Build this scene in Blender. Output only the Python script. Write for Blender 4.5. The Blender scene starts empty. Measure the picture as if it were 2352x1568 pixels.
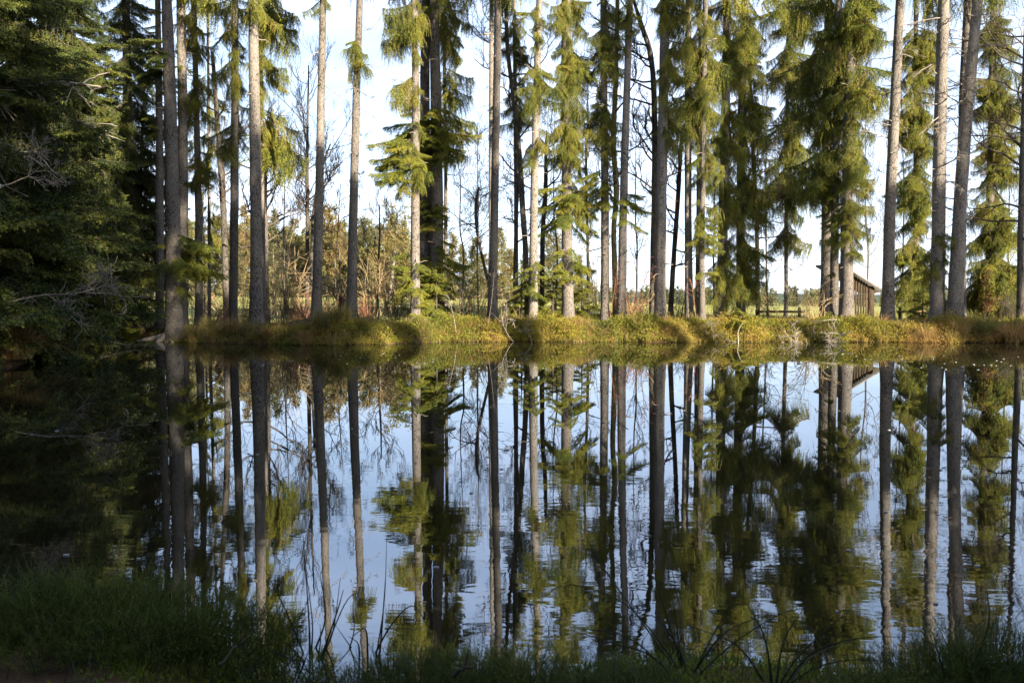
import bpy, math, random
import numpy as np
from mathutils import Vector, Matrix, Euler

# ------------------------------------------------------------------ camera, sky, sun, exposure
SC = bpy.context.scene
COL = SC.collection
W0, H0 = 2352.0, 1568.0            # pixel frame used for laying the place out
LENS, CAMZ = 30.0, 1.6
F = W0 * LENS / 36.0
HORIZON = 696.0
PITCH = math.atan((H0 / 2 - HORIZON) / F)

cam_d = bpy.data.cameras.new("camera")
cam = bpy.data.objects.new("camera", cam_d)
COL.objects.link(cam)
cam_d.lens = LENS
cam_d.sensor_width = 36.0
cam_d.clip_end = 30000
cam_d.clip_start = 0.05
cam.location = (0, 0, CAMZ)
cam.rotation_euler = (math.pi / 2 - PITCH, 0, 0)
cam_d.dof.use_dof = True
cam_d.dof.focus_distance = 38.0
cam_d.dof.aperture_fstop = 6.3
SC.camera = cam

SUN_AZ = math.radians(38)          # the sun stands behind the camera, to the right
SUN_EL = math.radians(20)
SUN = Vector((math.sin(SUN_AZ) * math.cos(SUN_EL), -math.cos(SUN_AZ) * math.cos(SUN_EL), math.sin(SUN_EL)))

world = bpy.data.worlds.new("World")
SC.world = world
world.use_nodes = True
wn, wl = world.node_tree.nodes, world.node_tree.links
wn.clear()
w_out = wn.new("ShaderNodeOutputWorld")
w_bg = wn.new("ShaderNodeBackground")
sky = wn.new("ShaderNodeTexSky")
sky.sky_type = 'NISHITA'
sky.sun_disc = False
sky.sun_elevation = SUN_EL
sky.sun_rotation = math.radians(180) - SUN_AZ
sky.altitude = 600
sky.air_density = 1.0
sky.dust_density = 1.2
sky.ozone_density = 1.6
# thin high cloud: a real veil over the whole sky
tc = wn.new("ShaderNodeTexCoord")
mp = wn.new("ShaderNodeMapping")
mp.inputs["Scale"].default_value = (1.3, 2.6, 5.0)
ns = wn.new("ShaderNodeTexNoise")
ns.inputs["Scale"].default_value = 1.7
ns.inputs["Detail"].default_value = 7
ns.inputs["Roughness"].default_value = 0.55
rp = wn.new("ShaderNodeValToRGB")
rp.color_ramp.elements[0].position = 0.40
rp.color_ramp.elements[0].color = (0.42, 0.42, 0.42, 1)
rp.color_ramp.elements[1].position = 0.72
rp.color_ramp.elements[1].color = (1.0, 1.0, 1.0, 1)
mx = wn.new("ShaderNodeMixRGB")
mx.inputs["Color2"].default_value = (7.3, 8.3, 10.6, 1)
wl.new(tc.outputs["Generated"], mp.inputs["Vector"])
wl.new(mp.outputs["Vector"], ns.inputs["Vector"])
wl.new(ns.outputs["Fac"], rp.inputs["Fac"])
# the veil looks thicker the lower one looks through it
sxyz = wn.new("ShaderNodeSeparateXYZ")
wl.new(tc.outputs["Generated"], sxyz.inputs[0])
zmax = wn.new("ShaderNodeMath"); zmax.operation = 'MAXIMUM'; zmax.inputs[1].default_value = 0.03
wl.new(sxyz.outputs["Z"], zmax.inputs[0])
zdiv = wn.new("ShaderNodeMath"); zdiv.operation = 'DIVIDE'; zdiv.inputs[0].default_value = -0.30
wl.new(zmax.outputs[0], zdiv.inputs[1])
zexp = wn.new("ShaderNodeMath"); zexp.operation = 'EXPONENT'
wl.new(zdiv.outputs[0], zexp.inputs[0])
zinv = wn.new("ShaderNodeMath"); zinv.operation = 'SUBTRACT'; zinv.inputs[0].default_value = 1.0
wl.new(zexp.outputs[0], zinv.inputs[1])
vf = wn.new("ShaderNodeMath"); vf.operation = 'MULTIPLY'
wl.new(rp.outputs["Color"], vf.inputs[0])
wl.new(zinv.outputs[0], vf.inputs[1])
wl.new(vf.outputs[0], mx.inputs["Fac"])
wl.new(sky.outputs["Color"], mx.inputs["Color1"])
wl.new(mx.outputs["Color"], w_bg.inputs["Color"])
w_bg.inputs["Strength"].default_value = 0.05
wl.new(w_bg.outputs["Background"], w_out.inputs["Surface"])

sun_d = bpy.data.lights.new("sun", 'SUN')
sun_d.energy = 5.0
sun_d.angle = math.radians(0.5)
sun_d.color = (1.0, 0.89, 0.72)
sun_o = bpy.data.objects.new("sun", sun_d)
COL.objects.link(sun_o)
sun_o.rotation_euler = SUN.to_track_quat('Z', 'Y').to_euler()
sun_o.location = SUN * 60

SC.view_settings.view_transform = 'Standard'
SC.view_settings.look = 'None'
SC.view_settings.gamma = 1.0
SC.view_settings.use_curve_mapping = False
SC.view_settings.exposure = 2.25
SC.render.engine = 'CYCLES'
SC.cycles.max_bounces = 6
SC.cycles.diffuse_bounces = 3
SC.cycles.glossy_bounces = 3
SC.cycles.transmission_bounces = 3
SC.cycles.transparent_max_bounces = 4
SC.cycles.use_denoising = True

# ------------------------------------------------------------------ helpers
RNG = np.random.default_rng(7)
random.seed(7)


def at(u, v, Y):
    """the point at depth Y that lies under pixel (u, v)"""
    x = (u - W0 / 2) / F
    y = -(v - H0 / 2) / F
    c, s = math.cos(PITCH), math.sin(PITCH)
    d = np.array([x, c + y * s, -s + y * c])
    return np.array([0, 0, CAMZ]) + d * (Y / d[1])


def vnoise(x, y, seed=0.0):
    """smooth wandering value about -1..1"""
    a = np.sin(x * 1.0 + 1.7 * seed + 0.6 * np.sin(y * 0.9 + seed))
    b = np.sin(y * 1.3 + 2.3 * seed + 0.8 * np.sin(x * 1.1 - seed))
    c = np.sin((x + y) * 2.1 + seed * 3.1 + np.sin(x * 1.9))
    d = np.sin((x - 0.7 * y) * 4.3 + seed * 5.7)
    return (a * 0.4 + b * 0.35 + c * 0.25 + d * 0.12)


def smooth(e0, e1, x):
    t = np.clip((x - e0) / (e1 - e0), 0, 1)
    return t * t * (3 - 2 * t)


class MB:
    """collects vertices and faces, then becomes one mesh"""

    def __init__(self):
        self.v, self.q, self.t, self.a = [], [], [], []
        self.qm, self.tm = [], []
        self.n = 0

    def add(self, verts, quads=None, tris=None, tint=0.5, mat=0):
        verts = np.asarray(verts, float).reshape(-1, 3)
        self.v.append(verts)
        if np.isscalar(tint):
            tint = np.full(len(verts), tint)
        self.a.append(np.asarray(tint, float))
        if quads is not None and len(quads):
            q = np.asarray(quads, int) + self.n
            self.q.append(q)
            self.qm.append(np.full(len(q), mat))
        if tris is not None and len(tris):
            t = np.asarray(tris, int) + self.n
            self.t.append(t)
            self.tm.append(np.full(len(t), mat))
        self.n += len(verts)

    def mesh(self, name, mats, smooth_shade=False):
        me = bpy.data.meshes.new(name)
        v = np.concatenate(self.v) if self.v else np.zeros((0, 3))
        a = np.concatenate(self.a) if self.a else np.zeros(0)
        q = np.concatenate(self.q) if self.q else np.zeros((0, 4), int)
        t = np.concatenate(self.t) if self.t else np.zeros((0, 3), int)
        qm = np.concatenate(self.qm) if self.qm else np.zeros(0, int)
        tm = np.concatenate(self.tm) if self.tm else np.zeros(0, int)
        nl = len(q) * 4 + len(t) * 3
        me.vertices.add(len(v))
        me.vertices.foreach_set("co", v.astype(np.float32).ravel())
        me.loops.add(nl)
        me.loops.foreach_set("vertex_index", np.concatenate([q.ravel(), t.ravel()]).astype(np.int32))
        me.polygons.add(len(q) + len(t))
        starts = np.concatenate([np.arange(len(q)) * 4, len(q) * 4 + np.arange(len(t)) * 3])
        me.polygons.foreach_set("loop_start", starts.astype(np.int32))
        me.polygons.foreach_set("material_index", np.concatenate([qm, tm]).astype(np.int32))
        if smooth_shade:
            me.polygons.foreach_set("use_smooth", np.ones(len(q) + len(t), bool))
        at_ = me.attributes.new("tint", 'FLOAT', 'POINT')
        at_.data.foreach_set("value", a.astype(np.float32))
        me.update(calc_edges=True)
        for m in (mats if isinstance(mats, (list, tuple)) else [mats]):
            me.materials.append(m)
        return me

    # ---- shapes
    def tube(self, pts, rad, sides=6, tint=0.5, mat=0, cap=False, rough=0.0, rng=RNG):
        pts = np.asarray(pts, float)
        n = len(pts)
        rad = np.broadcast_to(np.asarray(rad, float), (n,))
        tan = np.gradient(pts, axis=0)
        tan /= (np.linalg.norm(tan, axis=1, keepdims=True) + 1e-9)
        ref = np.array([0.0, 1.0, 0.0]) if abs(tan[0][1]) < 0.8 else np.array([1.0, 0, 0])
        s = np.cross(tan, ref)
        s /= (np.linalg.norm(s, axis=1, keepdims=True) + 1e-9)
        b = np.cross(s, tan)
        ang = np.arange(sides) / sides * 2 * math.pi
        ca, sa = np.cos(ang), np.sin(ang)
        rr = rad[:, None] * np.ones(sides)[None, :]
        if rough:
            rr = rr * (1 + rough * rng.standard_normal((n, sides)))
        ring = pts[:, None, :] + rr[:, :, None] * (ca[None, :, None] * s[:, None, :] + sa[None, :, None] * b[:, None, :])
        i = np.arange(n - 1)[:, None] * sides
        j = np.arange(sides)[None, :]
        j2 = (j + 1) % sides
        quads = np.stack([i + j, i + j2, i + sides + j2, i + sides + j], axis=-1).reshape(-1, 4)
        tris = []
        if cap:
            for e in (0, n - 1):
                for k in range(1, sides - 1):
                    tris.append((e * sides, e * sides + k, e * sides + k + 1) if e else (0, k + 1, k))
        tn = np.repeat(np.broadcast_to(np.asarray(tint, float), (n,)), sides)
        self.add(ring.reshape(-1, 3), quads, tris if tris else None, tn, mat)

    def blades(self, P, D, ln, wd, tint, mat=0, rng=RNG):
        """flat pointed blades: base P, unit direction D"""
        P = np.asarray(P, float)
        D = np.asarray(D, float)
        n = len(P)
        if n == 0:
            return
        D = D / (np.linalg.norm(D, axis=1, keepdims=True) + 1e-9)
        R = rng.standard_normal((n, 3))
        S = np.cross(D, R)
        S /= (np.linalg.norm(S, axis=1, keepdims=True) + 1e-9)
        ln = np.broadcast_to(np.asarray(ln, float), (n,))[:, None]
        wd = np.broadcast_to(np.asarray(wd, float), (n,))[:, None]
        v = np.stack([P, P + D * ln * 0.45 + S * wd * 0.5, P + D * ln, P + D * ln * 0.45 - S * wd * 0.5], axis=1)
        q = np.arange(n * 4).reshape(n, 4)
        tn = np.repeat(np.broadcast_to(np.asarray(tint, float), (n,)), 4)
        self.add(v.reshape(-1, 3), q, None, tn, mat)

    def grass(self, P, H, lean, wd, tint, curl=0.5, mat=0, rng=RNG, segs=3):
        """bending grass blades; lean is an (n,2) horizontal drift"""
        P = np.asarray(P, float)
        n = len(P)
        H = np.broadcast_to(np.asarray(H, float), (n,))
        wd = np.broadcast_to(np.asarray(wd, float), (n,))
        lean = np.asarray(lean, float)
        curl = np.broadcast_to(np.asarray(curl, float), (n,))
        az = rng.uniform(0, 2 * math.pi, n)
        S = np.stack([np.cos(az), np.sin(az), np.zeros(n)], 1)
        rows = []
        for k in range(segs + 1):
            t = k / segs
            c = P.copy()
            c[:, 0] += lean[:, 0] * t ** 1.6
            c[:, 1] += lean[:, 1] * t ** 1.6
            c[:, 2] += H * (t - curl * t ** 2.6)
            w = (wd * (1 - t) ** 0.7)[:, None] * 0.5
            if k < segs:
                rows += [c - S * w, c + S * w]
            else:
                rows += [c]
        m = 2 * segs + 1
        v = np.stack(rows, 1)
        base = (np.arange(n) * m)[:, None]
        quads = np.concatenate([base + np.array([[2 * k, 2 * k + 1, 2 * k + 3, 2 * k + 2]]) for k in range(segs - 1)])
        tris = base + np.array([[2 * segs - 2, 2 * segs - 1, 2 * segs]])
        tn = np.repeat(np.broadcast_to(np.asarray(tint, float), (n,)), m)
        self.add(v.reshape(-1, 3), quads, tris, tn, mat)

    def box(self, lo, hi, tint=0.5, mat=0, M=None):
        lo, hi = np.asarray(lo, float), np.asarray(hi, float)
        v = np.array([[x, y, z] for z in (lo[2], hi[2]) for y in (lo[1], hi[1]) for x in (lo[0], hi[0])])
        if M is not None:
            v = v @ np.asarray(M.to_3x3()).T + np.asarray(M.translation)
        q = [(0, 2, 3, 1), (4, 5, 7, 6), (0, 1, 5, 4), (2, 6, 7, 3), (0, 4, 6, 2), (1, 3, 7, 5)]
        self.add(v, q, None, tint, mat)


def link(name, me, parent=None, M=None, loc=None):
    o = bpy.data.objects.new(name, me)
    COL.objects.link(o)
    if parent is not None:
        o.parent = parent
    if M is not None:
        o.matrix_basis = M
    if loc is not None:
        o.location = loc
    return o


def tag(o, label=None, cat=None, group=None, kind=None):
    if label:
        o["label"] = label
    if cat:
        o["category"] = cat
    if group:
        o["group"] = group
    if kind:
        o["kind"] = kind
    return o


def empty(name, loc, parent=None):
    o = bpy.data.objects.new(name, None)
    o.empty_display_size = 0.3
    COL.objects.link(o)
    o.location = loc
    if parent is not None:
        o.parent = parent
    return o


# ------------------------------------------------------------------ materials
def mat_base(name):
    m = bpy.data.materials.new(name)
    m.use_nodes = True
    nt = m.node_tree
    nt.nodes.clear()
    out = nt.nodes.new("ShaderNodeOutputMaterial")
    return m, nt.nodes, nt.links, out


def ramp(nodes, stops):
    r = nodes.new("ShaderNodeValToRGB")
    els = r.color_ramp.elements
    while len(els) > 1:
        els.remove(els[-1])
    els[0].position = stops[0][0]
    els[0].color = (*stops[0][1], 1)
    for p, c in stops[1:]:
        e = els.new(p)
        e.color = (*c, 1)
    return r


def leaf_material(name, stops, trans=0.35, rough=0.6, spread=0.35, patch=0.5):
    """foliage: hue from each shoot's own tint, varied by tree and by place in the crown"""
    m, N, L, out = mat_base(name)
    a = N.new("ShaderNodeAttribute")
    a.attribute_name = "tint"
    oi = N.new("ShaderNodeObjectInfo")
    geo = N.new("ShaderNodeNewGeometry")
    no = N.new("ShaderNodeTexNoise")
    no.inputs["Scale"].default_value = patch
    no.inputs["Detail"].default_value = 3
    L.new(geo.outputs["Position"], no.inputs["Vector"])
    s1 = N.new("ShaderNodeMath"); s1.operation = 'MULTIPLY_ADD'
    L.new(oi.outputs["Random"], s1.inputs[0])
    s1.inputs[1].default_value = spread
    L.new(a.outputs["Fac"], s1.inputs[2])
    s2 = N.new("ShaderNodeMath"); s2.operation = 'MULTIPLY_ADD'
    L.new(no.outputs["Fac"], s2.inputs[0])
    s2.inputs[1].default_value = 0.5
    L.new(s1.outputs[0], s2.inputs[2])
    s3 = N.new("ShaderNodeMath"); s3.operation = 'SUBTRACT'
    L.new(s2.outputs[0], s3.inputs[0])
    s3.inputs[1].default_value = 0.19 + spread / 2
    r = ramp(N, stops)
    L.new(s3.outputs[0], r.inputs["Fac"])
    p = N.new("ShaderNodeBsdfPrincipled")
    p.inputs["Roughness"].default_value = rough
    p.inputs["Specular IOR Level"].default_value = 0.25
    L.new(r.outputs["Color"], p.inputs["Base Color"])
    t = N.new("ShaderNodeBsdfTranslucent")
    L.new(r.outputs["Color"], t.inputs["Color"])
    mixs = N.new("ShaderNodeMixShader")
    mixs.inputs["Fac"].default_value = trans
    L.new(p.outputs[0], mixs.inputs[1])
    L.new(t.outputs[0], mixs.inputs[2])
    L.new(mixs.outputs[0], out.inputs["Surface"])
    return m


def bark_material(name, dark, mid, light, scale=9.0, bump=0.6, moss=None, stretch=0.45):
    m, N, L, out = mat_base(name)
    tcn = N.new("ShaderNodeTexCoord")
    oi = N.new("ShaderNodeObjectInfo")
    off = N.new("ShaderNodeVectorMath"); off.operation = 'MULTIPLY_ADD'
    cmb = N.new("ShaderNodeCombineXYZ")
    for k in range(3):
        L.new(oi.outputs["Random"], cmb.inputs[k])
    L.new(cmb.outputs[0], off.inputs[0])
    off.inputs[1].default_value = (37, 53, 71)
    L.new(tcn.outputs["Object"], off.inputs[2])
    mpn = N.new("ShaderNodeMapping")
    mpn.inputs["Scale"].default_value = (1, 1, stretch)
    L.new(off.outputs[0], mpn.inputs["Vector"])
    n1 = N.new("ShaderNodeTexNoise")
    n1.inputs["Scale"].default_value = scale
    n1.inputs["Detail"].default_value = 6
    n1.inputs["Roughness"].default_value = 0.7
    L.new(mpn.outputs[0], n1.inputs["Vector"])
    vo = N.new("ShaderNodeTexVoronoi")
    vo.inputs["Scale"].default_value = scale * 2.2
    L.new(mpn.outputs[0], vo.inputs["Vector"])
    n2 = N.new("ShaderNodeTexNoise")
    n2.inputs["Scale"].default_value = 1.1
    n2.inputs["Detail"].default_value = 4
    L.new(off.outputs[0], n2.inputs["Vector"])
    mixf = N.new("ShaderNodeMath"); mixf.operation = 'MULTIPLY_ADD'
    L.new(vo.outputs["Distance"], mixf.inputs[0])
    mixf.inputs[1].default_value = -0.35
    L.new(n1.outputs["Fac"], mixf.inputs[2])
    mix2 = N.new("ShaderNodeMath"); mix2.operation = 'MULTIPLY_ADD'
    L.new(n2.outputs["Fac"], mix2.inputs[0])
    mix2.inputs[1].default_value = 0.45
    L.new(mixf.outputs[0], mix2.inputs[2])
    r = ramp(N, [(0.36, dark), (0.55, mid), (0.70, mid), (0.82, light)])
    L.new(mix2.outputs[0], r.inputs["Fac"])
    hsv = N.new("ShaderNodeHueSaturation")
    vmul = N.new("ShaderNodeMath"); vmul.operation = 'MULTIPLY_ADD'
    L.new(oi.outputs["Random"], vmul.inputs[0])
    vmul.inputs[1].default_value = 0.55
    vmul.inputs[2].default_value = 0.68
    L.new(vmul.outputs[0], hsv.inputs["Value"])
    L.new(r.outputs["Color"], hsv.inputs["Color"])
    col = hsv.outputs["Color"]
    if moss:
        sep = N.new("ShaderNodeSeparateXYZ")
        L.new(tcn.outputs["Object"], sep.inputs[0])
        n3 = N.new("ShaderNodeTexNoise")
        n3.inputs["Scale"].default_value = 3.0
        n3.inputs["Detail"].default_value = 4
        L.new(off.outputs[0], n3.inputs["Vector"])
        sm = N.new("ShaderNodeMath"); sm.operation = 'MULTIPLY_ADD'
        L.new(sep.outputs["Z"], sm.inputs[0])
        sm.inputs[1].default_value = -moss[1]
        L.new(n3.outputs["Fac"], sm.inputs[2])
        rr = ramp(N, [(0.34, (0, 0, 0)), (0.50, (1, 1, 1))])
        L.new(sm.outputs[0], rr.inputs["Fac"])
        mm = N.new("ShaderNodeMixRGB")
        L.new(rr.outputs["Color"], mm.inputs["Fac"])
        L.new(col, mm.inputs["Color1"])
        mm.inputs["Color2"].default_value = (*moss[0], 1)
        col = mm.outputs["Color"]
    p = N.new("ShaderNodeBsdfPrincipled")
    p.inputs["Roughness"].default_value = 0.9
    p.inputs["Specular IOR Level"].default_value = 0.15
    L.new(col, p.inputs["Base Color"])
    bp = N.new("ShaderNodeBump")
    bp.inputs["Strength"].default_value = bump
    bp.inputs["Distance"].default_value = 0.05
    L.new(mixf.outputs[0], bp.inputs["Height"])
    L.new(bp.outputs[0], p.inputs["Normal"])
    L.new(p.outputs[0], out.inputs["Surface"])
    return m


MOSS = (0.10, 0.12, 0.012)
M_BARK = bark_material("spruce_bark", (0.030, 0.026, 0.022), (0.150, 0.129, 0.108), (0.30, 0.275, 0.225), moss=(MOSS, 0.75), scale=15, stretch=0.6)
M_BARK_D = bark_material("alder_bark", (0.030, 0.026, 0.022), (0.085, 0.073, 0.060), (0.20, 0.18, 0.14), scale=7, moss=(MOSS, 0.8))
M_BARK_Y = bark_material("lichened_bark", (0.07, 0.06, 0.03), (0.20, 0.18, 0.085), (0.34, 0.32, 0.17), scale=6, moss=(MOSS, 0.5))
M_DEAD = bark_material("dead_wood", (0.12, 0.10, 0.08), (0.26, 0.22, 0.175), (0.40, 0.36, 0.30), scale=14, bump=0.3)
M_TWIG = bark_material("bare_twig", (0.030, 0.024, 0.019), (0.085, 0.066, 0.050), (0.15, 0.12, 0.09), scale=14, bump=0.2)
M_STRAWTWIG = bark_material("pale_twig", (0.16, 0.11, 0.06), (0.32, 0.23, 0.12), (0.42, 0.34, 0.20), scale=14, bump=0.2)
M_REDTWIG = bark_material("red_twig", (0.12, 0.045, 0.03), (0.24, 0.10, 0.06), (0.34, 0.19, 0.11), scale=14, bump=0.2)
M_STUMP = bark_material("rotten_stump", (0.025, 0.015, 0.013), (0.065, 0.030, 0.025), (0.15, 0.09, 0.075), scale=10, bump=1.0, moss=(MOSS, 1.2), stretch=0.15)
M_BOARD = bark_material("weathered_board", (0.022, 0.016, 0.011), (0.050, 0.034, 0.021), (0.10, 0.068, 0.042), scale=8, bump=0.3, stretch=0.12)
M_ROOFING = bark_material("roof_shake", (0.05, 0.045, 0.045), (0.14, 0.13, 0.125), (0.22, 0.21, 0.20), scale=8, bump=0.4)
M_RAIL = bark_material("fence_wood", (0.13, 0.085, 0.04), (0.28, 0.19, 0.085), (0.36, 0.27, 0.15), scale=8, bump=0.3, stretch=1)

M_NEEDLE = leaf_material("spruce_needles", [(0.0, (0.016, 0.034, 0.010)), (0.26, (0.060, 0.086, 0.012)), (0.55, (0.165, 0.180, 0.020)), (0.85, (0.29, 0.265, 0.032)), (1.0, (0.25, 0.16, 0.045))], trans=0.22)
M_FIR = leaf_material("fir_needles", [(0.0, (0.010, 0.020, 0.008)), (0.40, (0.030, 0.048, 0.011)), (0.75, (0.090, 0.105, 0.017)), (1.0, (0.16, 0.15, 0.024))], trans=0.25)
M_FAR = leaf_material("far_needles", [(0.0, (0.060, 0.068, 0.030)), (0.4, (0.13, 0.122, 0.042)), (0.75, (0.19, 0.155, 0.055)), (1.0, (0.19, 0.115, 0.05))], trans=0.4, spread=0.7, patch=0.12)
M_BILB = leaf_material("bilberry_leaf", [(0.0, (0.045, 0.055, 0.012)), (0.35, (0.125, 0.135, 0.018)), (0.62, (0.25, 0.225, 0.028)), (0.85, (0.34, 0.24, 0.045)), (1.0, (0.34, 0.19, 0.055))], trans=0.4, spread=0.0, patch=0.7)
M_NEARB = leaf_material("near_shrub_leaf", [(0.0, (0.016, 0.032, 0.008)), (0.5, (0.060, 0.088, 0.015)), (0.8, (0.14, 0.16, 0.024)), (1.0, (0.17, 0.18, 0.028))], trans=0.35, spread=0.2, patch=0.9)
M_STRAW = leaf_material("sedge_blade", [(0.0, (0.045, 0.060, 0.014)), (0.40, (0.15, 0.145, 0.035)), (0.65, (0.30, 0.225, 0.085)), (1.0, (0.34, 0.18, 0.065))], trans=0.35, spread=0.15, patch=0.8)
M_RUSH = leaf_material("rush_stem", [(0.0, (0.008, 0.014, 0.007)), (0.6, (0.018, 0.026, 0.010)), (1.0, (0.06, 0.055, 0.025))], trans=0.2)
M_BROWNLEAF = leaf_material("dry_leaf", [(0.0, (0.09, 0.028, 0.012)), (0.6, (0.21, 0.075, 0.025)), (1.0, (0.32, 0.15, 0.05))], trans=0.4)
M_MEADOWGRASS = leaf_material("meadow_blade", [(0.0, (0.16, 0.165, 0.05)), (0.5, (0.24, 0.235, 0.08)), (1.0, (0.31, 0.27, 0.12))], trans=0.4, patch=0.06)
M_MOSSM = leaf_material("moss_shoot", [(0.0, (0.04, 0.065, 0.008)), (0.5, (0.12, 0.16, 0.014)), (1.0, (0.20, 0.22, 0.022))], trans=0.3, patch=1.5)


def ground_material():
    m, N, L, out = mat_base("ground_soil")
    geo = N.new("ShaderNodeNewGeometry")
    sep = N.new("ShaderNodeSeparateXYZ")
    L.new(geo.outputs["Position"], sep.inputs[0])
    n1 = N.new("ShaderNodeTexNoise"); n1.inputs["Scale"].default_value = 2.2; n1.inputs["Detail"].default_value = 8
    n2 = N.new("ShaderNodeTexNoise"); n2.inputs["Scale"].default_value = 0.05; n2.inputs["Detail"].default_value = 6
    n3 = N.new("ShaderNodeTexNoise"); n3.inputs["Scale"].default_value = 14; n3.inputs["Detail"].default_value = 6
    for n in (n1, n2, n3):
        L.new(geo.outputs["Position"], n.inputs["Vector"])
    soil = ramp(N, [(0.30, (0.022, 0.014, 0.008)), (0.48, (0.060, 0.036, 0.018)), (0.62, (0.10, 0.062, 0.030)), (0.72, (0.062, 0.072, 0.014)), (0.85, (0.09, 0.11, 0.018))])
    L.new(n1.outputs["Fac"], soil.inputs["Fac"])
    mead = ramp(N, [(0.35, (0.19, 0.195, 0.06)), (0.55, (0.25, 0.245, 0.08)), (0.75, (0.31, 0.28, 0.12))])
    L.new(n2.outputs["Fac"], mead.inputs["Fac"])
    add = N.new("ShaderNodeMath"); add.operation = 'MULTIPLY_ADD'
    L.new(n1.outputs["Fac"], add.inputs[0]); add.inputs[1].default_value = 5.0
    L.new(sep.outputs["Y"], add.inputs[2])
    mr = N.new("ShaderNodeMapRange")
    mr.inputs["From Min"].default_value = 44.0
    mr.inputs["From Max"].default_value = 48.0
    L.new(add.outputs[0], mr.inputs["Value"])
    mix = N.new("ShaderNodeMixRGB")
    L.new(mr.outputs[0], mix.inputs["Fac"])
    L.new(soil.outputs["Color"], mix.inputs["Color1"])
    L.new(mead.outputs["Color"], mix.inputs["Color2"])
    p = N.new("ShaderNodeBsdfPrincipled")
    p.inputs["Roughness"].default_value = 0.95
    p.inputs["Specular IOR Level"].default_value = 0.1
    L.new(mix.outputs["Color"], p.inputs["Base Color"])
    bp = N.new("ShaderNodeBump"); bp.inputs["Strength"].default_value = 0.7; bp.inputs["Distance"].default_value = 0.06
    L.new(n3.outputs["Fac"], bp.inputs["Height"])
    L.new(bp.outputs[0], p.inputs["Normal"])
    L.new(p.outputs[0], out.inputs["Surface"])
    return m


def water_material():
    m, N, L, out = mat_base("pond_water")
    geo = N.new("ShaderNodeNewGeometry")
    sep = N.new("ShaderNodeSeparateXYZ")
    L.new(geo.outputs["Position"], sep.inputs[0])
    # breeze: the middle of the pond is ruffled, the lee under the far bank lies still
    mr = N.new("ShaderNodeMapRange"); mr.interpolation_type = 'SMOOTHSTEP'
    mr.inputs["From Min"].default_value = 10.5
    mr.inputs["From Max"].default_value = 6.0
    mr.inputs["To Min"].default_value = 0.05
    mr.inputs["To Max"].default_value = 1.0
    L.new(sep.outputs["Y"], mr.inputs["Value"])
    big = N.new("ShaderNodeTexNoise"); big.inputs["Scale"].default_value = 0.22; big.inputs["Detail"].default_value = 2
    L.new(geo.outputs["Position"], big.inputs["Vector"])
    bigr = N.new("ShaderNodeMapRange")
    bigr.inputs["From Min"].default_value = 0.40; bigr.inputs["From Max"].default_value = 0.62
    bigr.inputs["To Min"].default_value = 0.35; bigr.inputs["To Max"].default_value = 1.25
    L.new(big.outputs["Fac"], bigr.inputs["Value"])
    amp = N.new("ShaderNodeMath"); amp.operation = 'MULTIPLY'
    L.new(mr.outputs[0], amp.inputs[0]); L.new(bigr.outputs[0], amp.inputs[1])
    mpa = N.new("ShaderNodeMapping"); mpa.inputs["Rotation"].default_value = (0, 0, math.radians(12)); mpa.inputs["Scale"].default_value = (0.7, 1.7, 1)
    L.new(geo.outputs["Position"], mpa.inputs["Vector"])
    na = N.new("ShaderNodeTexNoise"); na.inputs["Scale"].default_value = 4.6; na.inputs["Detail"].default_value = 2.5; na.inputs["Roughness"].default_value = 0.5
    nb = N.new("ShaderNodeTexNoise"); nb.inputs["Scale"].default_value = 0.9; nb.inputs["Detail"].default_value = 1.0
    L.new(mpa.outputs[0], na.inputs["Vector"]); L.new(mpa.outputs[0], nb.inputs["Vector"])
    sm = N.new("ShaderNodeMath"); sm.operation = 'MULTIPLY_ADD'
    L.new(nb.outputs["Fac"], sm.inputs[0]); sm.inputs[1].default_value = 1.1; L.new(na.outputs["Fac"], sm.inputs[2])
    hh = N.new("ShaderNodeMath"); hh.operation = 'MULTIPLY'
    L.new(sm.outputs[0], hh.inputs[0]); L.new(amp.outputs[0], hh.inputs[1])
    bp = N.new("ShaderNodeBump"); bp.inputs["Strength"].default_value = 1.0; bp.inputs["Distance"].default_value = 0.0008
    L.new(hh.outputs[0], bp.inputs["Height"])
    fr = N.new("ShaderNodeFresnel"); fr.inputs["IOR"].default_value = 3.6
    L.new(bp.outputs[0], fr.inputs["Normal"])
    gl = N.new("ShaderNodeBsdfGlossy"); gl.inputs["Roughness"].default_value = 0.0
    gl.inputs["Color"].default_value = (0.88, 0.93, 1.0, 1)
    L.new(bp.outputs[0], gl.inputs["Normal"])
    df = N.new("ShaderNodeBsdfDiffuse"); df.inputs["Color"].default_value = (0.010, 0.0085, 0.004, 1)
    mxs = N.new("ShaderNodeMixShader")
    L.new(fr.outputs[0], mxs.inputs["Fac"])
    L.new(df.outputs[0], mxs.inputs[1]); L.new(gl.outputs[0], mxs.inputs[2])
    L.new(mxs.outputs[0], out.inputs["Surface"])
    return m


def plain_material(name, col, rough=0.8):
    m, N, L, out = mat_base(name)
    p = N.new("ShaderNodeBsdfPrincipled")
    p.inputs["Base Color"].default_value = (*col, 1)
    p.inputs["Roughness"].default_value = rough
    n = N.new("ShaderNodeTexNoise"); n.inputs["Scale"].default_value = 30
    b = N.new("ShaderNodeBump"); b.inputs["Strength"].default_value = 0.2
    L.new(n.outputs["Fac"], b.inputs["Height"]); L.new(b.outputs[0], p.inputs["Normal"])
    L.new(p.outputs[0], out.inputs["Surface"])
    return m


M_GROUND = ground_material()
M_WATER = water_material()
M_FOAM = plain_material("foam_fleck", (0.24, 0.25, 0.26), 0.5)

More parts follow.
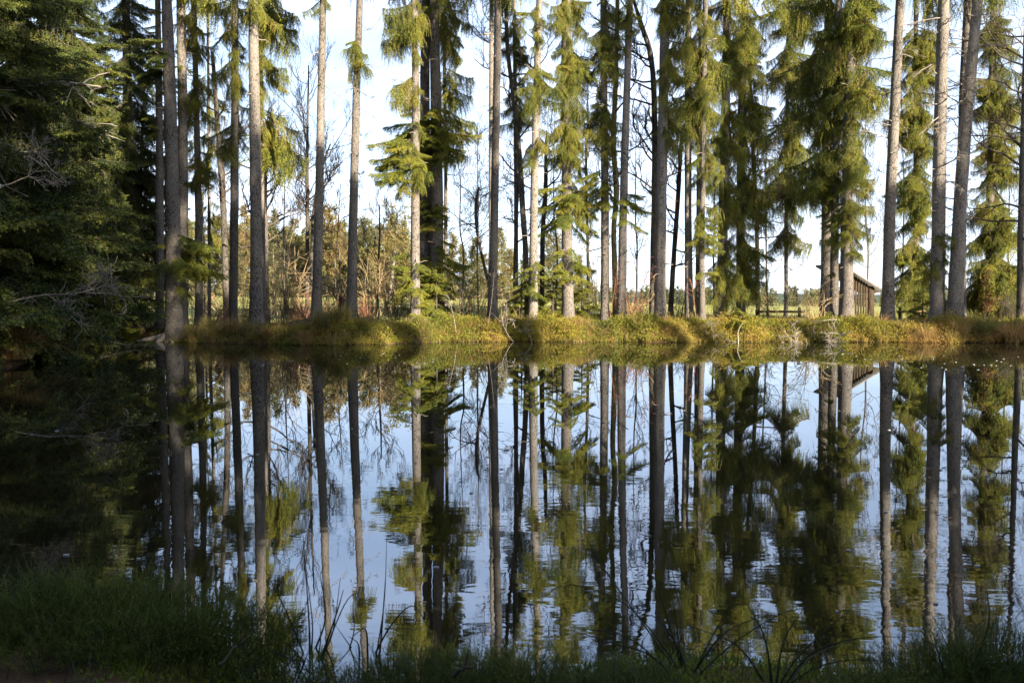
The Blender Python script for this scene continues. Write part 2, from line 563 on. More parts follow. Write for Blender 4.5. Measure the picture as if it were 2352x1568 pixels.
# ------------------------------------------------------------------ terrain and water
FAR_SHORE = [(-60, 40), (-21, 39.5), (-17.5, 38.0), (-15.5, 36.6), (-13.5, 34.6), (-11, 34.0), (-8.3, 32.9), (-6.6, 32.4), (-4.6, 33.8),
             (-2.4, 35.4), (2.5, 35.4), (7, 35.0), (11, 35.5), (15.5, 35.0), (20, 34.2), (24, 33.2), (60, 31)]
LEFT_SHORE = [(-40, -9.0), (0, -10.0), (10, -11.2), (18, -12.4), (22, -12.5), (25, -13.6), (29, -15.0), (33, -16.6), (38, -19.5), (48, -40)]


def y_far(x):
    p = np.array(FAR_SHORE)
    return np.interp(x, p[:, 0], p[:, 1]) + 0.18 * np.sin(x * 1.7) + 0.12 * np.sin(x * 4.1 + 1)


def x_left(y):
    p = np.array(LEFT_SHORE)
    return np.interp(y, p[:, 0], p[:, 1]) + 0.15 * np.sin(y * 1.9)


def y_near(x):
    return 3.4 + 0.25 * np.sin(x * 0.9 + 0.4) + 0.2 * np.sin(x * 2.3) + 0.95 * smooth(-0.7, -1.7, x) + 0.35 * smooth(1.2, 2.4, x)


def shore_d(x, y):
    return np.maximum(np.maximum(y - y_far(x), x_left(y) - x), np.maximum(y_near(x) - y, (x - 45.0)))


def ground_z(x, y):
    x = np.asarray(x, float)
    y = np.asarray(y, float)
    d = shore_d(x, y)
    far = y > 15
    bank_h = np.where(far, 0.50 + 0.18 * smooth(-12, -3, x) + 0.11 * vnoise(x * 0.9, y * 0.6, 1), 0.16)
    # the left shore lies low
    bank_h = np.where(far & (x < -12), 0.40, bank_h)
    z = np.where(d < 0, np.maximum(-1.1, d * 0.55), bank_h * smooth(-0.05, 1.0, d) + np.where(far, 0.0, 0.05 * vnoise(x * 2, y * 2, 4)) * smooth(0, 0.5, d))
    inland = np.clip(d, 0, None)
    zm = np.interp(x / np.maximum(y, 1), [-0.4, -0.08, 0.12, 0.35, 0.6], [2.5, 2.25, 1.6, 0.6, 0.2])
    t = smooth(4, 85, inland) * far
    z = np.where(d > 0, z + (zm - z) * t, z)
    # earth mound at the foot of the first lone trunk
    mnd = 0.42 * np.exp(-(((x + 8.3) / 1.9) ** 2 + ((y - 36.6) / 1.2) ** 2))
    z = z + np.where(d > 0, mnd, 0)
    z = z + np.where(far & (d > 0), 0.05 * vnoise(x * 1.9, y * 1.9, 2), 0)
    return z


def gz(x, y):
    return float(ground_z(np.array([x]), np.array([y]))[0])


def grid_ground():
    xs = np.unique(np.concatenate([np.linspace(-3000, -120, 14), np.linspace(-120, -28, 24), np.arange(-28, 28, 0.30), np.linspace(28, 120, 24), np.linspace(120, 3000, 14)]))
    ys = np.unique(np.concatenate([np.linspace(-80, -6, 20), np.arange(-6, 7, 0.22), np.arange(7, 30, 0.8), np.arange(30, 46, 0.25), np.linspace(46, 140, 60), np.linspace(140, 9000, 26)]))
    X, Y = np.meshgrid(xs, ys)
    Z = ground_z(X, Y)
    nx, ny = len(xs), len(ys)
    v = np.stack([X, Y, Z], -1).reshape(-1, 3)
    i = (np.arange(ny - 1)[:, None] * nx + np.arange(nx - 1)[None, :]).reshape(-1)
    q = np.stack([i, i + 1, i + nx + 1, i + nx], 1)
    mb = MB()
    mb.add(v, q)
    return mb.mesh("ground", M_GROUND, True)


tag(link("ground", grid_ground()), kind="structure")
wb = MB()
wb.add([(-60, -2, 0), (60, -2, 0), (60, 42, 0), (-60, 42, 0)], [(0, 1, 2, 3)])
tag(link("pond_water", wb.mesh("pond_water", M_WATER)), kind="structure")

# far hills beyond the plain
hb = MB()
M_HILL = leaf_material("hill_forest", [(0.0, (0.03, 0.045, 0.02)), (1.0, (0.06, 0.07, 0.03))], trans=0.0, patch=0.004)
for (yy, hh, sd) in ((6500, 150, 1.0), (5200, 85, 5.0)):
    xs = np.linspace(-5200, 5200, 90)
    prof = hh * (0.55 + 0.35 * np.sin(xs / 900 + sd) + 0.18 * np.sin(xs / 330 + 2 * sd)) * smooth(-2500, 1500, xs)
    rows = []
    for k, (dy, f) in enumerate(((0, 0.0), (250, 0.55), (600, 1.0), (1300, 0.0))):
        rows.append(np.stack([xs, np.full_like(xs, yy + dy), -3 + np.clip(prof, 0, None) * f], 1))
    v = np.concatenate(rows)
    n = len(xs)
    i = (np.arange(3)[:, None] * n + np.arange(n - 1)[None, :]).reshape(-1)
    hb.add(v, np.stack([i, i + 1, i + n + 1, i + n], 1))
tag(link("hills", hb.mesh("hills", M_HILL, True)), kind="structure")

# ------------------------------------------------------------------ branch meshes shared between trees
def along(pts, n):
    """n points and tangents evenly along a polyline"""
    pts = np.asarray(pts, float)
    seg = np.linalg.norm(np.diff(pts, axis=0), axis=1)
    s = np.concatenate([[0], np.cumsum(seg)])
    t = np.linspace(0, s[-1], n)
    p = np.stack([np.interp(t, s, pts[:, k]) for k in range(3)], 1)
    tg = np.gradient(p, axis=0) if n > 1 else np.array([[1.0, 0, 0]])
    tg /= (np.linalg.norm(tg, axis=1, keepdims=True) + 1e-9)
    return p, tg


def needles(mb, pts, step, ln, wd, tint, rng, mat=0, fan=0.65, taper=True):
    L = np.linalg.norm(np.diff(np.asarray(pts), axis=0), axis=1).sum()
    n = max(3, int(L / step))
    p, tg = along(pts, n)
    R = rng.standard_normal((n, 3))
    R -= (R * tg).sum(1, keepdims=True) * tg
    R /= (np.linalg.norm(R, axis=1, keepdims=True) + 1e-9)
    k = np.linspace(0, 1, n)
    l = rng.uniform(0.7, 1.15, n) * ln * (1 - (0.45 * k if taper else 0))
    tn = tint + 0.16 * (k - 0.4) + rng.normal(0, 0.06, n)
    mb.blades(p, tg * 0.75 + R * fan, l, wd, tn, mat, rng)


def pendulous_branch(seed, L=1.7, nsec=46, hang=(0.4, 1.2)):
    rng = np.random.default_rng(seed)
    mb = MB()
    t = np.linspace(0, 1, 9)
    wob = rng.uniform(-0.18, 0.18, 2)
    drp = rng.uniform(0.40, 0.85)

    def limb(t):
        t = np.asarray(t)
        return np.stack([L * t * (1 - 0.10 * t), L * (wob[0] * t ** 2 + wob[1] * np.sin(3 * t) * 0.3), L * (-drp * t ** 1.1 + 0.26 * t ** 3)], -1)
    mb.tube(limb(t), np.linspace(0.026, 0.006, 9), 4, 0.5, 1)
    clump = rng.uniform(0, 1, 5)
    for i in range(nsec):
        tt = 0.10 + 0.90 * (i + rng.random()) / nsec
        o = limb(tt)
        side = 1 if i % 2 else -1
        thick = 0.55 + 0.75 * clump[int(tt * 4.99)]
        ln = rng.uniform(*hang) * (1 - 0.50 * tt) * (0.5 + 0.5 * min(1, tt * 5)) * thick
        lat = np.array([rng.uniform(0.0, 0.5), side * rng.uniform(0.15, 1.0), rng.uniform(-0.1, 0.25)])
        s = np.linspace(0, 1, 6)
        pts = o + lat * (min(0.60, ln * 0.60) * (1 - np.exp(-2.6 * s)))[:, None] + np.array([0, 0, -1.0]) * (ln * s ** 1.25)[:, None]
        pts += np.cumsum(rng.normal(0, 0.016, pts.shape), 0)
        base = rng.uniform(0.22, 0.62)
        if rng.random() < 0.07:
            base = 0.98
        mb.tube(pts, np.linspace(0.006, 0.003, 6), 3, 0.4, 1)
        needles(mb, pts, 0.0185, 0.085, 0.019, base, rng, fan=0.8)
        for _ in range(int(rng.integers(2, 5))):
            k = int(rng.integers(0, 4))
            d = np.array([rng.normal(0, 0.7), rng.normal(0, 0.7), -0.5])
            l2 = ln * rng.uniform(0.2, 0.55)
            s2 = np.linspace(0, 1, 4)[:, None]
            p2 = pts[k] + d * l2 * 0.6 * (1 - np.exp(-2 * s2)) + np.array([0, 0, -1.0]) * l2 * s2 ** 1.3
            needles(mb, p2, 0.021, 0.080, 0.018, base + 0.08, rng, fan=0.85)
    needles(mb, limb(np.linspace(0.2, 1, 8)), 0.010, 0.11, 0.020, 0.5, rng, fan=0.95, taper=False)
    return mb


def spray_branch(seed, L=1.7, step=0.075, droop=0.22, sag=(0.12, 0.42)):
    rng = np.random.default_rng(seed)
    mb = MB()
    def limb(t):
        t = np.asarray(t)
        return np.stack([L * t, L * 0.05 * np.sin(2.5 * t + seed), L * (-droop * t ** 1.5 + 0.12 * t ** 4)], -1)
    t = np.linspace(0, 1, 8)
    mb.tube(limb(t), np.linspace(0.022, 0.004, 8), 4, 0.5, 1)
    n = int(L * 0.86 / step)
    for i in range(n):
        tt = 0.13 + 0.87 * (i + 0.5 * rng.random()) / n
        o = limb(tt)
        for side in (-1, 1):
            if rng.random() < 0.10:
                continue
            ln = L * 0.46 * ((1 - tt) ** 0.75 + 0.12) * (0.35 + 0.65 * min(1, tt / 0.3)) * rng.uniform(0.7, 1.15)
            a = math.radians(rng.uniform(46, 66))
            d = np.array([math.cos(a), side * math.sin(a), 0])
            s = np.linspace(0, 1, 5)
            pts = o + d * (ln * s)[:, None] + np.array([0, 0, -1.0]) * (ln * rng.uniform(*sag) * s ** 1.5)[:, None]
            base = rng.uniform(0.25, 0.60)
            mb.tube(pts, np.linspace(0.005, 0.002, 5), 3, 0.4, 1)
            needles(mb, pts, 0.011, 0.060, 0.020, base, rng, fan=0.8)
            m = max(1, int(ln / 0.07))
            for j in range(m):
                sj = (j + 0.7) / (m + 0.3)
                pj = np.array([np.interp(sj, s, pts[:, k]) for k in range(3)])
                for sd in (-1, 1):
                    a2 = a + sd * math.radians(rng.uniform(40, 58))
                    d2 = np.array([math.cos(a2), side * math.sin(a2), rng.uniform(-0.8, 0.0) * (0.5 + sag[1])])
                    l2 = rng.uniform(0.08, 0.20) * (1.1 - 0.6 * sj)
                    p2 = pj + d2 * np.linspace(0, l2, 3)[:, None]
                    needles(mb, p2, 0.012, 0.055, 0.019, base + 0.10, rng, fan=0.8)
    needles(mb, limb(np.linspace(0.3, 1, 6)), 0.010, 0.06, 0.017, 0.5, rng, fan=0.9)
    return mb


def dead_branch(seed, L=1.4):
    rng = np.random.default_rng(seed)
    mb = MB()
    s = np.linspace(0, 1, 8)
    k = rng.uniform(-0.25, 0.45)
    pts = np.stack([L * s, L * 0.10 * np.sin(3 * s + seed), L * (-0.30 * s + k * s ** 2)], 1) + rng.normal(0, 0.012, (8, 3))
    mb.tube(pts, np.linspace(0.030, 0.010, 8), 4)
    for i in range(int(rng.integers(5, 11))):
        t = rng.uniform(0.2, 0.95)
        o = np.array([np.interp(t, s, pts[:, j]) for j in range(3)])
        l2 = L * rng.uniform(0.15, 0.45) * (1.1 - t * 0.5)
        d = np.array([rng.uniform(0.3, 0.9), rng.choice([-1, 1]) * rng.uniform(0.3, 0.8), rng.uniform(-0.7, 0.2)])
        d /= np.linalg.norm(d)
        s2 = np.linspace(0, 1, 5)
        p2 = o + d * (l2 * s2)[:, None] + np.array([0, 0, -0.25]) * (l2 * s2 ** 2)[:, None] + rng.normal(0, 0.008, (5, 3)) * s2[:, None]
        mb.tube(p2, np.linspace(0.014, 0.007, 5), 3)
        for j in range(int(rng.integers(1, 5))):
            o3 = p2[int(rng.integers(1, 5))]
            d3 = d + rng.normal(0, 0.6, 3)
            p3 = o3 + d3 * np.linspace(0, l2 * 0.4, 3)[:, None]
            mb.tube(p3, np.linspace(0.008, 0.005, 3), 3)
    return mb


PEND = [pendulous_branch(100 + k, nsec=42 + 3 * (k % 3), hang=((0.45, 1.2), (0.5, 1.6), (0.5, 2.0))[k % 3]).mesh("pendulous_branch", [M_NEEDLE, M_TWIG]) for k in range(6)]
SPRAY = [spray_branch(200 + k, droop=(0.22, 0.4, 0.3, 0.5)[k % 4], sag=(0.4, 1.0)).mesh("spray_branch", [M_NEEDLE, M_TWIG]) for k in range(4)]
FIRSPRAY = [spray_branch(230 + k, droop=(0.10, 0.25, 0.18, 0.35)[k % 4]).mesh("fir_branch", [M_FIR, M_TWIG]) for k in range(4)]
FIRPEND = [pendulous_branch(260 + k, nsec=40, hang=(0.25, 0.9)).mesh("fir_hanging_branch", [M_FIR, M_TWIG]) for k in range(3)]
DEAD = [dead_branch(300 + k, L=(1.0, 1.5, 1.3, 1.8, 0.7)[k % 5]).mesh("dead_branch", M_DEAD) for k in range(8)]
DEADD = [dead_branch(330 + k, L=(1.0, 1.5, 1.3, 0.6)[k % 4]).mesh("dark_dead_branch", M_TWIG) for k in range(5)]


def stub(seed):
    rng = np.random.default_rng(seed)
    mb = MB()
    s = np.linspace(0, 1, 4)
    pts = np.stack([0.34 * s, rng.normal(0, 0.03, 4), rng.uniform(-0.12, 0.06) * s + rng.normal(0, 0.012, 4)], 1)
    mb.tube(pts, np.linspace(0.022, 0.008, 4), 5)
    return mb.mesh("branch_stub", M_DEAD)


STUB = [stub(340 + k) for k in range(4)]


def branch_matrix(p, az, tilt, s, roll=0.0):
    return Matrix.Translation(Vector(p)) @ Matrix.Rotation(az, 4, 'Z') @ Matrix.Rotation(-tilt, 4, 'Y') @ Matrix.Rotation(roll, 4, 'X') @ Matrix.Diagonal((s, s, s, 1))


# ------------------------------------------------------------------ trunks
def spline(pts, n):
    """smooth curve through the waypoints (Catmull-Rom)"""
    P = np.asarray(pts, float)
    P = np.vstack([2 * P[0] - P[1], P, 2 * P[-1] - P[-2]])
    m = len(P) - 3
    out = []
    for t in np.linspace(0, m - 1e-6, n):
        i = int(t)
        f = t - i
        a, b, c, d = P[i:i + 4]
        out.append(0.5 * ((2 * b) + (-a + c) * f + (2 * a - 5 * b + 4 * c - d) * f * f + (-a + 3 * b - 3 * c + d) * f ** 3))
    return np.array(out)


class Trunk:
    """centre line given by pixels (u, v, width) at depth Y; runs on above the frame to height top"""

    def __init__(self, way, Y, top=24.0, seed=0, flare=0.7, rough=0.035, sides=16):
        rng = np.random.default_rng(900 + seed)
        pts, wid = [], []
        for (u, v, w) in way:
            pts.append(at(u, v, Y))
            wid.append(w * Y / F / 2 * 0.86)
        pts = np.array(pts)
        b = pts[0].copy()
        z0 = gz(b[0], Y) - 0.12
        d = pts[1] - pts[0]
        if b[2] > z0 + 0.05:
            k = (z0 - b[2]) / d[2]
            pts = np.vstack([b + d * k, pts])
            wid = [wid[0] * 1.02] + wid
        if top > pts[-1][2] + 0.5:
            d = pts[-1] - pts[-2]
            d = d / d[2]
            top_p = pts[-1] + d * (top - pts[-1][2])
            pts = np.vstack([pts, pts[-1] + d * (top - pts[-1][2]) * 0.5, top_p])
            wid = wid + [wid[-1] * 0.62, 0.03]
        n = 34
        sp = spline(pts, n)
        zz = pts[:, 2]
        r = np.interp(sp[:, 2], zz, wid) if np.all(np.diff(zz) > 0) else np.interp(np.linspace(0, 1, n), np.linspace(0, 1, len(wid)), wid)
        # extra rings close to the ground for the root flare
        low = [sp[0] + (sp[1] - sp[0]) * f for f in (0.0, 0.12, 0.25, 0.45, 0.7)]
        lowr = [r[0]] * 5
        sp = np.vstack([low, sp[1:]])
        r = np.concatenate([lowr, r[1:]])
        h = sp[:, 2] - sp[0][2]
        r = r * (1 + flare * np.exp(-h / 0.42))
        wob = np.cumsum(rng.normal(0, 0.004, (len(sp), 2)), axis=0)
        sp[:, :2] += wob - wob[0]
        self.pts, self.r = sp, r
        self.base = np.array([sp[0][0], sp[0][1], z0])
        self.Y, self.seed = Y, seed
        self.rough, self.sides = rough, sides

    def mesh(self, name, mat):
        mb = MB()
        mb.tube(self.pts - self.base, self.r, self.sides, 0.5, 0, rough=self.rough, rng=np.random.default_rng(50 + self.seed))
        return mb.mesh(name, mat, True)

    def centre(self, z):
        return np.array([np.interp(z, self.pts[:, 2], self.pts[:, k]) for k in range(3)])

    def radius(self, z):
        return float(np.interp(z, self.pts[:, 2], self.r))


NB = [0]


def add_branch(crown, tr, z, az, tilt, s, mesh, name="branch", roll=None):
    c = tr.centre(z)
    r = tr.radius(z)
    p = c - tr.base + np.array([math.cos(az), math.sin(az), 0]) * r * 0.7
    NB[0] += 1
    if roll is None:
        roll = random.uniform(-0.25, 0.25)
    return link(name, mesh, crown, branch_matrix(p, az, tilt, s, roll))


def conifer(name, label, way, Y, zones=(), dead=(), top=20.0, bark=None, seed=0, group=None, upper=12, kindsets=None, flare=0.7, upper_from=None):
    """zones: (v0, v1, n, reach_left_px, reach_right_px, kind); dead: (v0, v1, n, length_m, side)"""
    rnd = random.Random(seed * 17 + 3)
    tr = Trunk(way, Y, top, seed, flare)
    root = empty(name, tr.base)
    tag(root, label, "tree", group)
    trunk = link("trunk", tr.mesh("trunk", bark or M_BARK), root)
    crown = None
    sets = kindsets or {'P': (PEND, 1.7), 'S': (SPRAY, 1.7), 'F': (FIRSPRAY, 1.7), 'H': (FIRPEND, 1.7)}

    def put(z, az, length, kind):
        if kind == 'P' and rnd.random() < 0.08:
            kind = 'S'
        meshes, canon = sets[kind]
        s = max(0.22, min(2.2, length / canon))
        add_branch(crown, tr, z, az, math.radians(rnd.uniform(-38, 8) if kind in 'PH' else rnd.uniform(-24, 12)), s, rnd.choice(meshes))

    if zones or upper:
        crown = empty("crown", (0, 0, 0), root)
    for (v0, v1, n, rl, rr, kind) in zones:
        n = int(n * (3.3 if way[0][0] > 1300 else 2.5) + 0.5)
        for i in range(n):
            v = v0 + (v1 - v0) * (i + rnd.random()) / n
            if math.sin(v / (21.0 + seed % 7) + seed * 1.9) > 0.25 and rnd.random() < 0.75:
                continue
            z = float(at(way[0][0], v, Y)[2])
            left = rnd.random() * (rl + rr) < rl
            reach = (rl if left else rr) * Y / F * rnd.uniform(0.45, 1.0)
            a = math.radians(rnd.gauss(0, 38))
            front = rnd.random() < 0.34
            if front:
                az = math.radians(-90 + rnd.uniform(-45, 45))
                reach = max(0.6, min(reach, 1.6) * rnd.uniform(0.6, 0.95))
            else:
                az = (math.pi - a) if left else a
            put(z + 0.25 * reach, az, reach, kind)
    if upper:
        z0 = upper_from if upper_from else 3.6 + Y * 0.352
        for i in range(upper):
            f = (i + rnd.random()) / upper
            z = z0 + (top - 0.8 - z0) * f
            put(z, rnd.uniform(0, 2 * math.pi), (2.6 - 1.9 * f) * rnd.uniform(0.75, 1.1), 'P')
    for (v0, v1, n, ln, side) in dead:
        for i in range(n):
            v = v0 + (v1 - v0) * (i + rnd.random()) / n
            z = float(at(way[0][0], v, Y)[2])
            sd = side if side else rnd.choice((-1, 1))
            az = (0 if sd > 0 else math.pi) + math.radians(rnd.gauss(0, 45))
            if rnd.random() < 0.25:
                az = math.radians(-90 + rnd.uniform(-40, 40))
            c = tr.centre(z)
            p = c - tr.base + np.array([math.cos(az), math.sin(az), 0]) * tr.radius(z) * 0.8
            dset = DEADD if bark is M_BARK_D else DEAD
            link("dead_branch", rnd.choice(dset), trunk, branch_matrix(p, az, math.radians(rnd.uniform(-20, 25)), ln * rnd.uniform(0.35, 1.0) / 1.2, rnd.uniform(-1, 1)))
    for i in range(16):
        v = rnd.uniform(20, 660)
        z = float(at(way[0][0], v, Y)[2])
        az = rnd.uniform(-math.pi, 0.3) if rnd.random() < 0.7 else rnd.uniform(0, 6.28)
        p = tr.centre(z) - tr.base + np.array([math.cos(az), math.sin(az), 0]) * tr.radius(z) * 0.85
        link("branch_stub", rnd.choice(STUB), trunk, branch_matrix(p, az, math.radians(rnd.uniform(-25, 20)), rnd.uniform(0.5, 1.5), rnd.uniform(-1, 1)))
    return root, tr


# ---- the rows of spruces along the far bank, from left to right
conifer("spruce_tree", "slim grey spruce trunk close on the left of the stoutest left-hand trunk", [(366, 742, 22), (366, 500, 21), (366, 300, 18), (362, 0, 14)], 37.5,
        [(0, 330, 8, 70, 15, 'S')], [(80, 420, 5, 0.8, 0)], seed=1)
conifer("spruce_tree", "stout grey spruce trunk with mossy flared foot beside the half-sunk log", [(401, 748, 44), (398, 560, 39), (394, 350, 34), (390, 170, 30), (383, 0, 27)], 35.6,
        [(120, 190, 5, 90, 10, 'F'), (560, 668, 9, 0, 118, 'S')], [(330, 560, 4, 0.8, 0), (30, 120, 3, 0.6, 1)], seed=2, flare=0.6)
conifer("spruce_tree", "pale sunlit spruce trunk behind the stout mossy-footed one, on its right", [(420, 735, 24), (419, 400, 25), (417, 200, 24), (413, 0, 22)], 38.5,
        [(150, 215, 4, 20, 40, 'S'), (620, 700, 3, 0, 40, 'S')], [(20, 300, 7, 0.9, 1)], seed=3)
conifer("spruce_tree", "dark spruce trunk draped in green needles right of the pale sunlit left trunk", [(457, 738, 21), (457, 500, 19), (452, 250, 15), (446, 0, 13)], 39.0,
        [(0, 120, 12, 50, 70, 'P'), (120, 430, 26, 65, 75, 'P')], [(420, 560, 5, 0.8, 0)], seed=4)
conifer("spruce_tree", "thin dark spruce pole behind the needle-draped trunk at left", [(481, 700, 9), (481, 450, 8), (479, 200, 7), (477, 0, 6)], 45.0,
        [(180, 640, 26, 45, 50, 'P')], seed=5, upper=8, top=19)
conifer("spruce_tree", "brown sunlit spruce trunk between the needle-draped trunk and the tall grey one", [(536, 730, 22), (537, 560, 22), (539, 300, 20), (540, 0, 16)], 38.0,
        [(0, 350, 26, 75, 55, 'P')], [(250, 520, 6, 0.8, 0)], seed=6)
conifer("spruce_tree", "tall straight grey spruce trunk, dark at its foot, left of the open sky gap", [(590, 745, 34), (590, 560, 31), (587, 300, 28), (583, 0, 24)], 37.0,
        [(0, 40, 3, 20, 100, 'P')], [(80, 480, 7, 0.8, 0)], seed=7)
conifer("spruce_tree", "hanging-needled spruce half hidden behind the tall straight grey trunk", [(605, 720, 13), (603, 500, 12), (600, 200, 10), (598, 0, 9)], 42.0,
        [(0, 70, 8, 0, 105, 'P'), (60, 210, 12, 10, 85, 'P'), (225, 330, 12, 10, 130, 'P')], seed=8)
conifer("spruce_tree", "lone slender spruce trunk, left one of the two in the sky gap", [(727, 730, 26), (733, 480, 23), (739, 200, 19), (743, 0, 17)], 37.4,
        [(0, 24, 2, 60, 25, 'P')], [(60, 500, 12, 0.7, 0)], seed=9)
conifer("spruce_tree", "right one of the two lone trunks in the sky gap, beside a red stump", [(806, 732, 28), (811, 480, 23), (819, 200, 19), (826, 0, 17)], 37.8,
        [(0, 40, 2, 40, 15, 'P'), (100, 150, 4, 80, 10, 'P')], [(40, 480, 18, 0.95, 1), (40, 300, 5, 0.7, -1)], seed=10)
conifer("spruce_tree", "slim half-lit spruce trunk just left of the thick double trunk", [(954, 730, 26), (954, 480, 23), (955, 250, 20), (952, 0, 17)], 38.6,
        [(0, 90, 10, 90, 30, 'P'), (120, 230, 9, 75, 10, 'P'), (290, 440, 16, 110, 40, 'S'), (270, 420, 8, 90, 30, 'P'), (590, 680, 10, 75, 40, 'S')], [(100, 260, 7, 1.0, -1)], seed=11)
conifer("spruce_tree", "thick dark spruce with bright green clumps, left half of the double trunk", [(977, 720, 32), (977, 480, 30), (976, 200, 26), (978, 0, 22)], 40.6,
        [(0, 110, 10, 50, 60, 'P'), (250, 400, 14, 90, 50, 'S'), (470, 520, 6, 30, 40, 'S'), (570, 670, 8, 60, 50, 'S')], seed=12)
conifer("spruce_tree", "thick brown spruce trunk, right half of the double trunk, with green clump at mid height", [(1003, 720, 38), (1003, 480, 34), (1000, 200, 28), (998, 0, 25)], 40.0,
        [(0, 90, 9, 20, 110, 'P'), (250, 420, 22, 70, 95, 'S'), (240, 380, 10, 60, 90, 'P'), (470, 535, 14, 45, 25, 'S'), (560, 690, 18, 50, 75, 'S')], [(120, 260, 6, 0.9, 1)], seed=13)
conifer("spruce_tree", "thin spruce pole with hanging needles right of the thick double trunk", [(1024, 700, 10), (1024, 400, 9), (1022, 200, 9), (1020, 0, 8)], 43.0,
        [(0, 300, 22, 25, 80, 'P')], [(150, 330, 5, 0.8, 1)], seed=14, top=19)
conifer("spruce_tree", "thin sunlit spruce pole tight against the left of a taller trunk near the middle", [(1125, 715, 12), (1127, 480, 11), (1128, 200, 11), (1128, 0, 10)], 39.5,
        [], [(30, 420, 6, 0.6, -1)], seed=15)
conifer("spruce_tree", "flaky-barked spruce trunk near the middle, dark below and sunlit above", [(1131, 730, 25), (1136, 480, 21), (1140, 250, 20), (1143, 0, 18)], 37.6,
        [], [(20, 560, 12, 0.8, 0)], seed=16)
conifer("spruce_tree", "dark thin spruce hung with long needle curtains right of the flaky mid trunk", [(1186, 705, 12), (1186, 450, 11), (1184, 200, 10), (1182, 0, 9)], 44.5,
        [(0, 330, 34, 45, 55, 'P')], seed=17, top=20)
conifer("spruce_tree", "sunlit spruce trunk with dark needle curtains, fourth pale trunk from the middle", [(1224, 728, 24), (1226, 480, 21), (1232, 200, 19), (1238, 0, 17)], 37.8,
        [(0, 110, 10, 30, 25, 'P'), (140, 350, 20, 75, 70, 'P'), (600, 690, 8, 35, 45, 'S')], seed=18)
conifer("spruce_tree", "brightest spruce trunk, very pale at its foot, wrapped in green needles above", [(1306, 728, 31), (1303, 560, 28), (1302, 300, 27), (1302, 0, 24)], 38.2,
        [(0, 130, 16, 45, 75, 'P'), (130, 300, 26, 40, 80, 'P'), (300, 480, 22, 45, 60, 'P'), (440, 530, 9, 75, 80, 'S'), (575, 650, 8, 60, 75, 'S')], [(300, 600, 5, 0.8, 0)], seed=19)
conifer("spruce_tree", "pale slim spruce trunk with mossy green sprays between two brighter and darker trunks", [(1389, 724, 22), (1389, 500, 21), (1387, 250, 19), (1385, 0, 16)], 38.0,
        [(0, 120, 18, 40, 70, 'P'), (120, 260, 18, 55, 60, 'P'), (260, 380, 14, 70, 55, 'P'), (380, 480, 10, 75, 40, 'S')], [(200, 420, 4, 0.8, 0)], seed=20)
conifer("spruce_tree", "dark spruce trunk with one thin lit edge right of the mossy yellow stem", [(1428, 726, 25), (1432, 480, 21), (1439, 250, 19), (1447, 0, 17)], 37.5,
        [(0, 110, 7, 45, 30, 'P'), (455, 520, 5, 5, 70, 'S')], seed=21)
conifer("spruce_tree", "broad dark spruce trunk with sunlit right edge, middle of the right half", [(1517, 722, 30), (1519, 480, 28), (1524, 250, 26), (1528, 0, 23)], 37.6,
        [(0, 55, 8, 40, 85, 'P'), (110, 340, 12, 15, 75, 'P')], [(100, 480, 6, 0.8, 1)], seed=22)
conifer("spruce_tree", "brown half-shaded spruce trunk left of the needle-hung trunks", [(1583, 724, 22), (1580, 480, 19), (1579, 250, 17), (1579, 0, 16)], 38.4,
        [(0, 40, 4, 30, 60, 'P'), (90, 250, 16, 70, 110, 'P'), (240, 340, 10, 65, 75, 'P')], seed=23)
conifer("spruce_tree", "slim spruce trunk white with sun at its foot among hanging branches", [(1613, 734, 17), (1612, 560, 16), (1616, 300, 14), (1622, 0, 13)], 37.8,
        [(30, 260, 12, 50, 60, 'P'), (300, 560, 14, 50, 65, 'P'), (500, 640, 8, 40, 60, 'S')], seed=24)
conifer("spruce_tree", "thin pale spruce pole behind the slim white-footed trunk", [(1601, 712, 10), (1604, 480, 9), (1607, 200, 9), (1609, 0, 8)], 41.5,
        [(20, 200, 8, 40, 45, 'P')], seed=25, top=19)
conifer("spruce_tree", "shaded spruce wholly draped in green curtains, left of the draped pair", [(1656, 718, 29), (1662, 480, 25), (1668, 200, 22), (1672, 0, 20)], 39.4,
        [(0, 180, 20, 70, 70, 'P'), (180, 420, 26, 75, 60, 'P'), (420, 690, 28, 55, 65, 'P')], seed=26)
conifer("spruce_tree", "shaded spruce wholly draped in green curtains, right of the draped pair", [(1702, 716, 24), (1702, 480, 22), (1706, 200, 20), (1712, 0, 18)], 40.5,
        [(0, 180, 20, 60, 90, 'P'), (180, 420, 22, 50, 80, 'P'), (420, 690, 24, 50, 95, 'P')], seed=27)
conifer("spruce_tree", "slender loose-branched spruce standing in the gap behind the rail fence", [(1806, 712, 10), (1806, 450, 10), (1808, 200, 9), (1810, 0, 8)], 47.0,
        [(0, 200, 22, 80, 90, 'P'), (200, 560, 34, 95, 90, 'P')], seed=28, top=21)
conifer("spruce_tree", "dark shaded spruce trunk, left one of the three before the slatted shed", [(1897, 718, 28), (1899, 480, 25), (1902, 250, 22), (1905, 0, 19)], 40.4,
        [(0, 200, 18, 110, 80, 'P'), (200, 430, 18, 110, 50, 'P')], seed=29)
conifer("spruce_tree", "sunlit spruce trunk, middle one of the three before the slatted shed", [(1916, 724, 22), (1917, 480, 20), (1921, 250, 18), (1926, 0, 16)], 38.8,
        [(0, 200, 16, 90, 90, 'P'), (200, 500, 16, 95, 80, 'P'), (440, 640, 8, 55, 55, 'S')], seed=30)
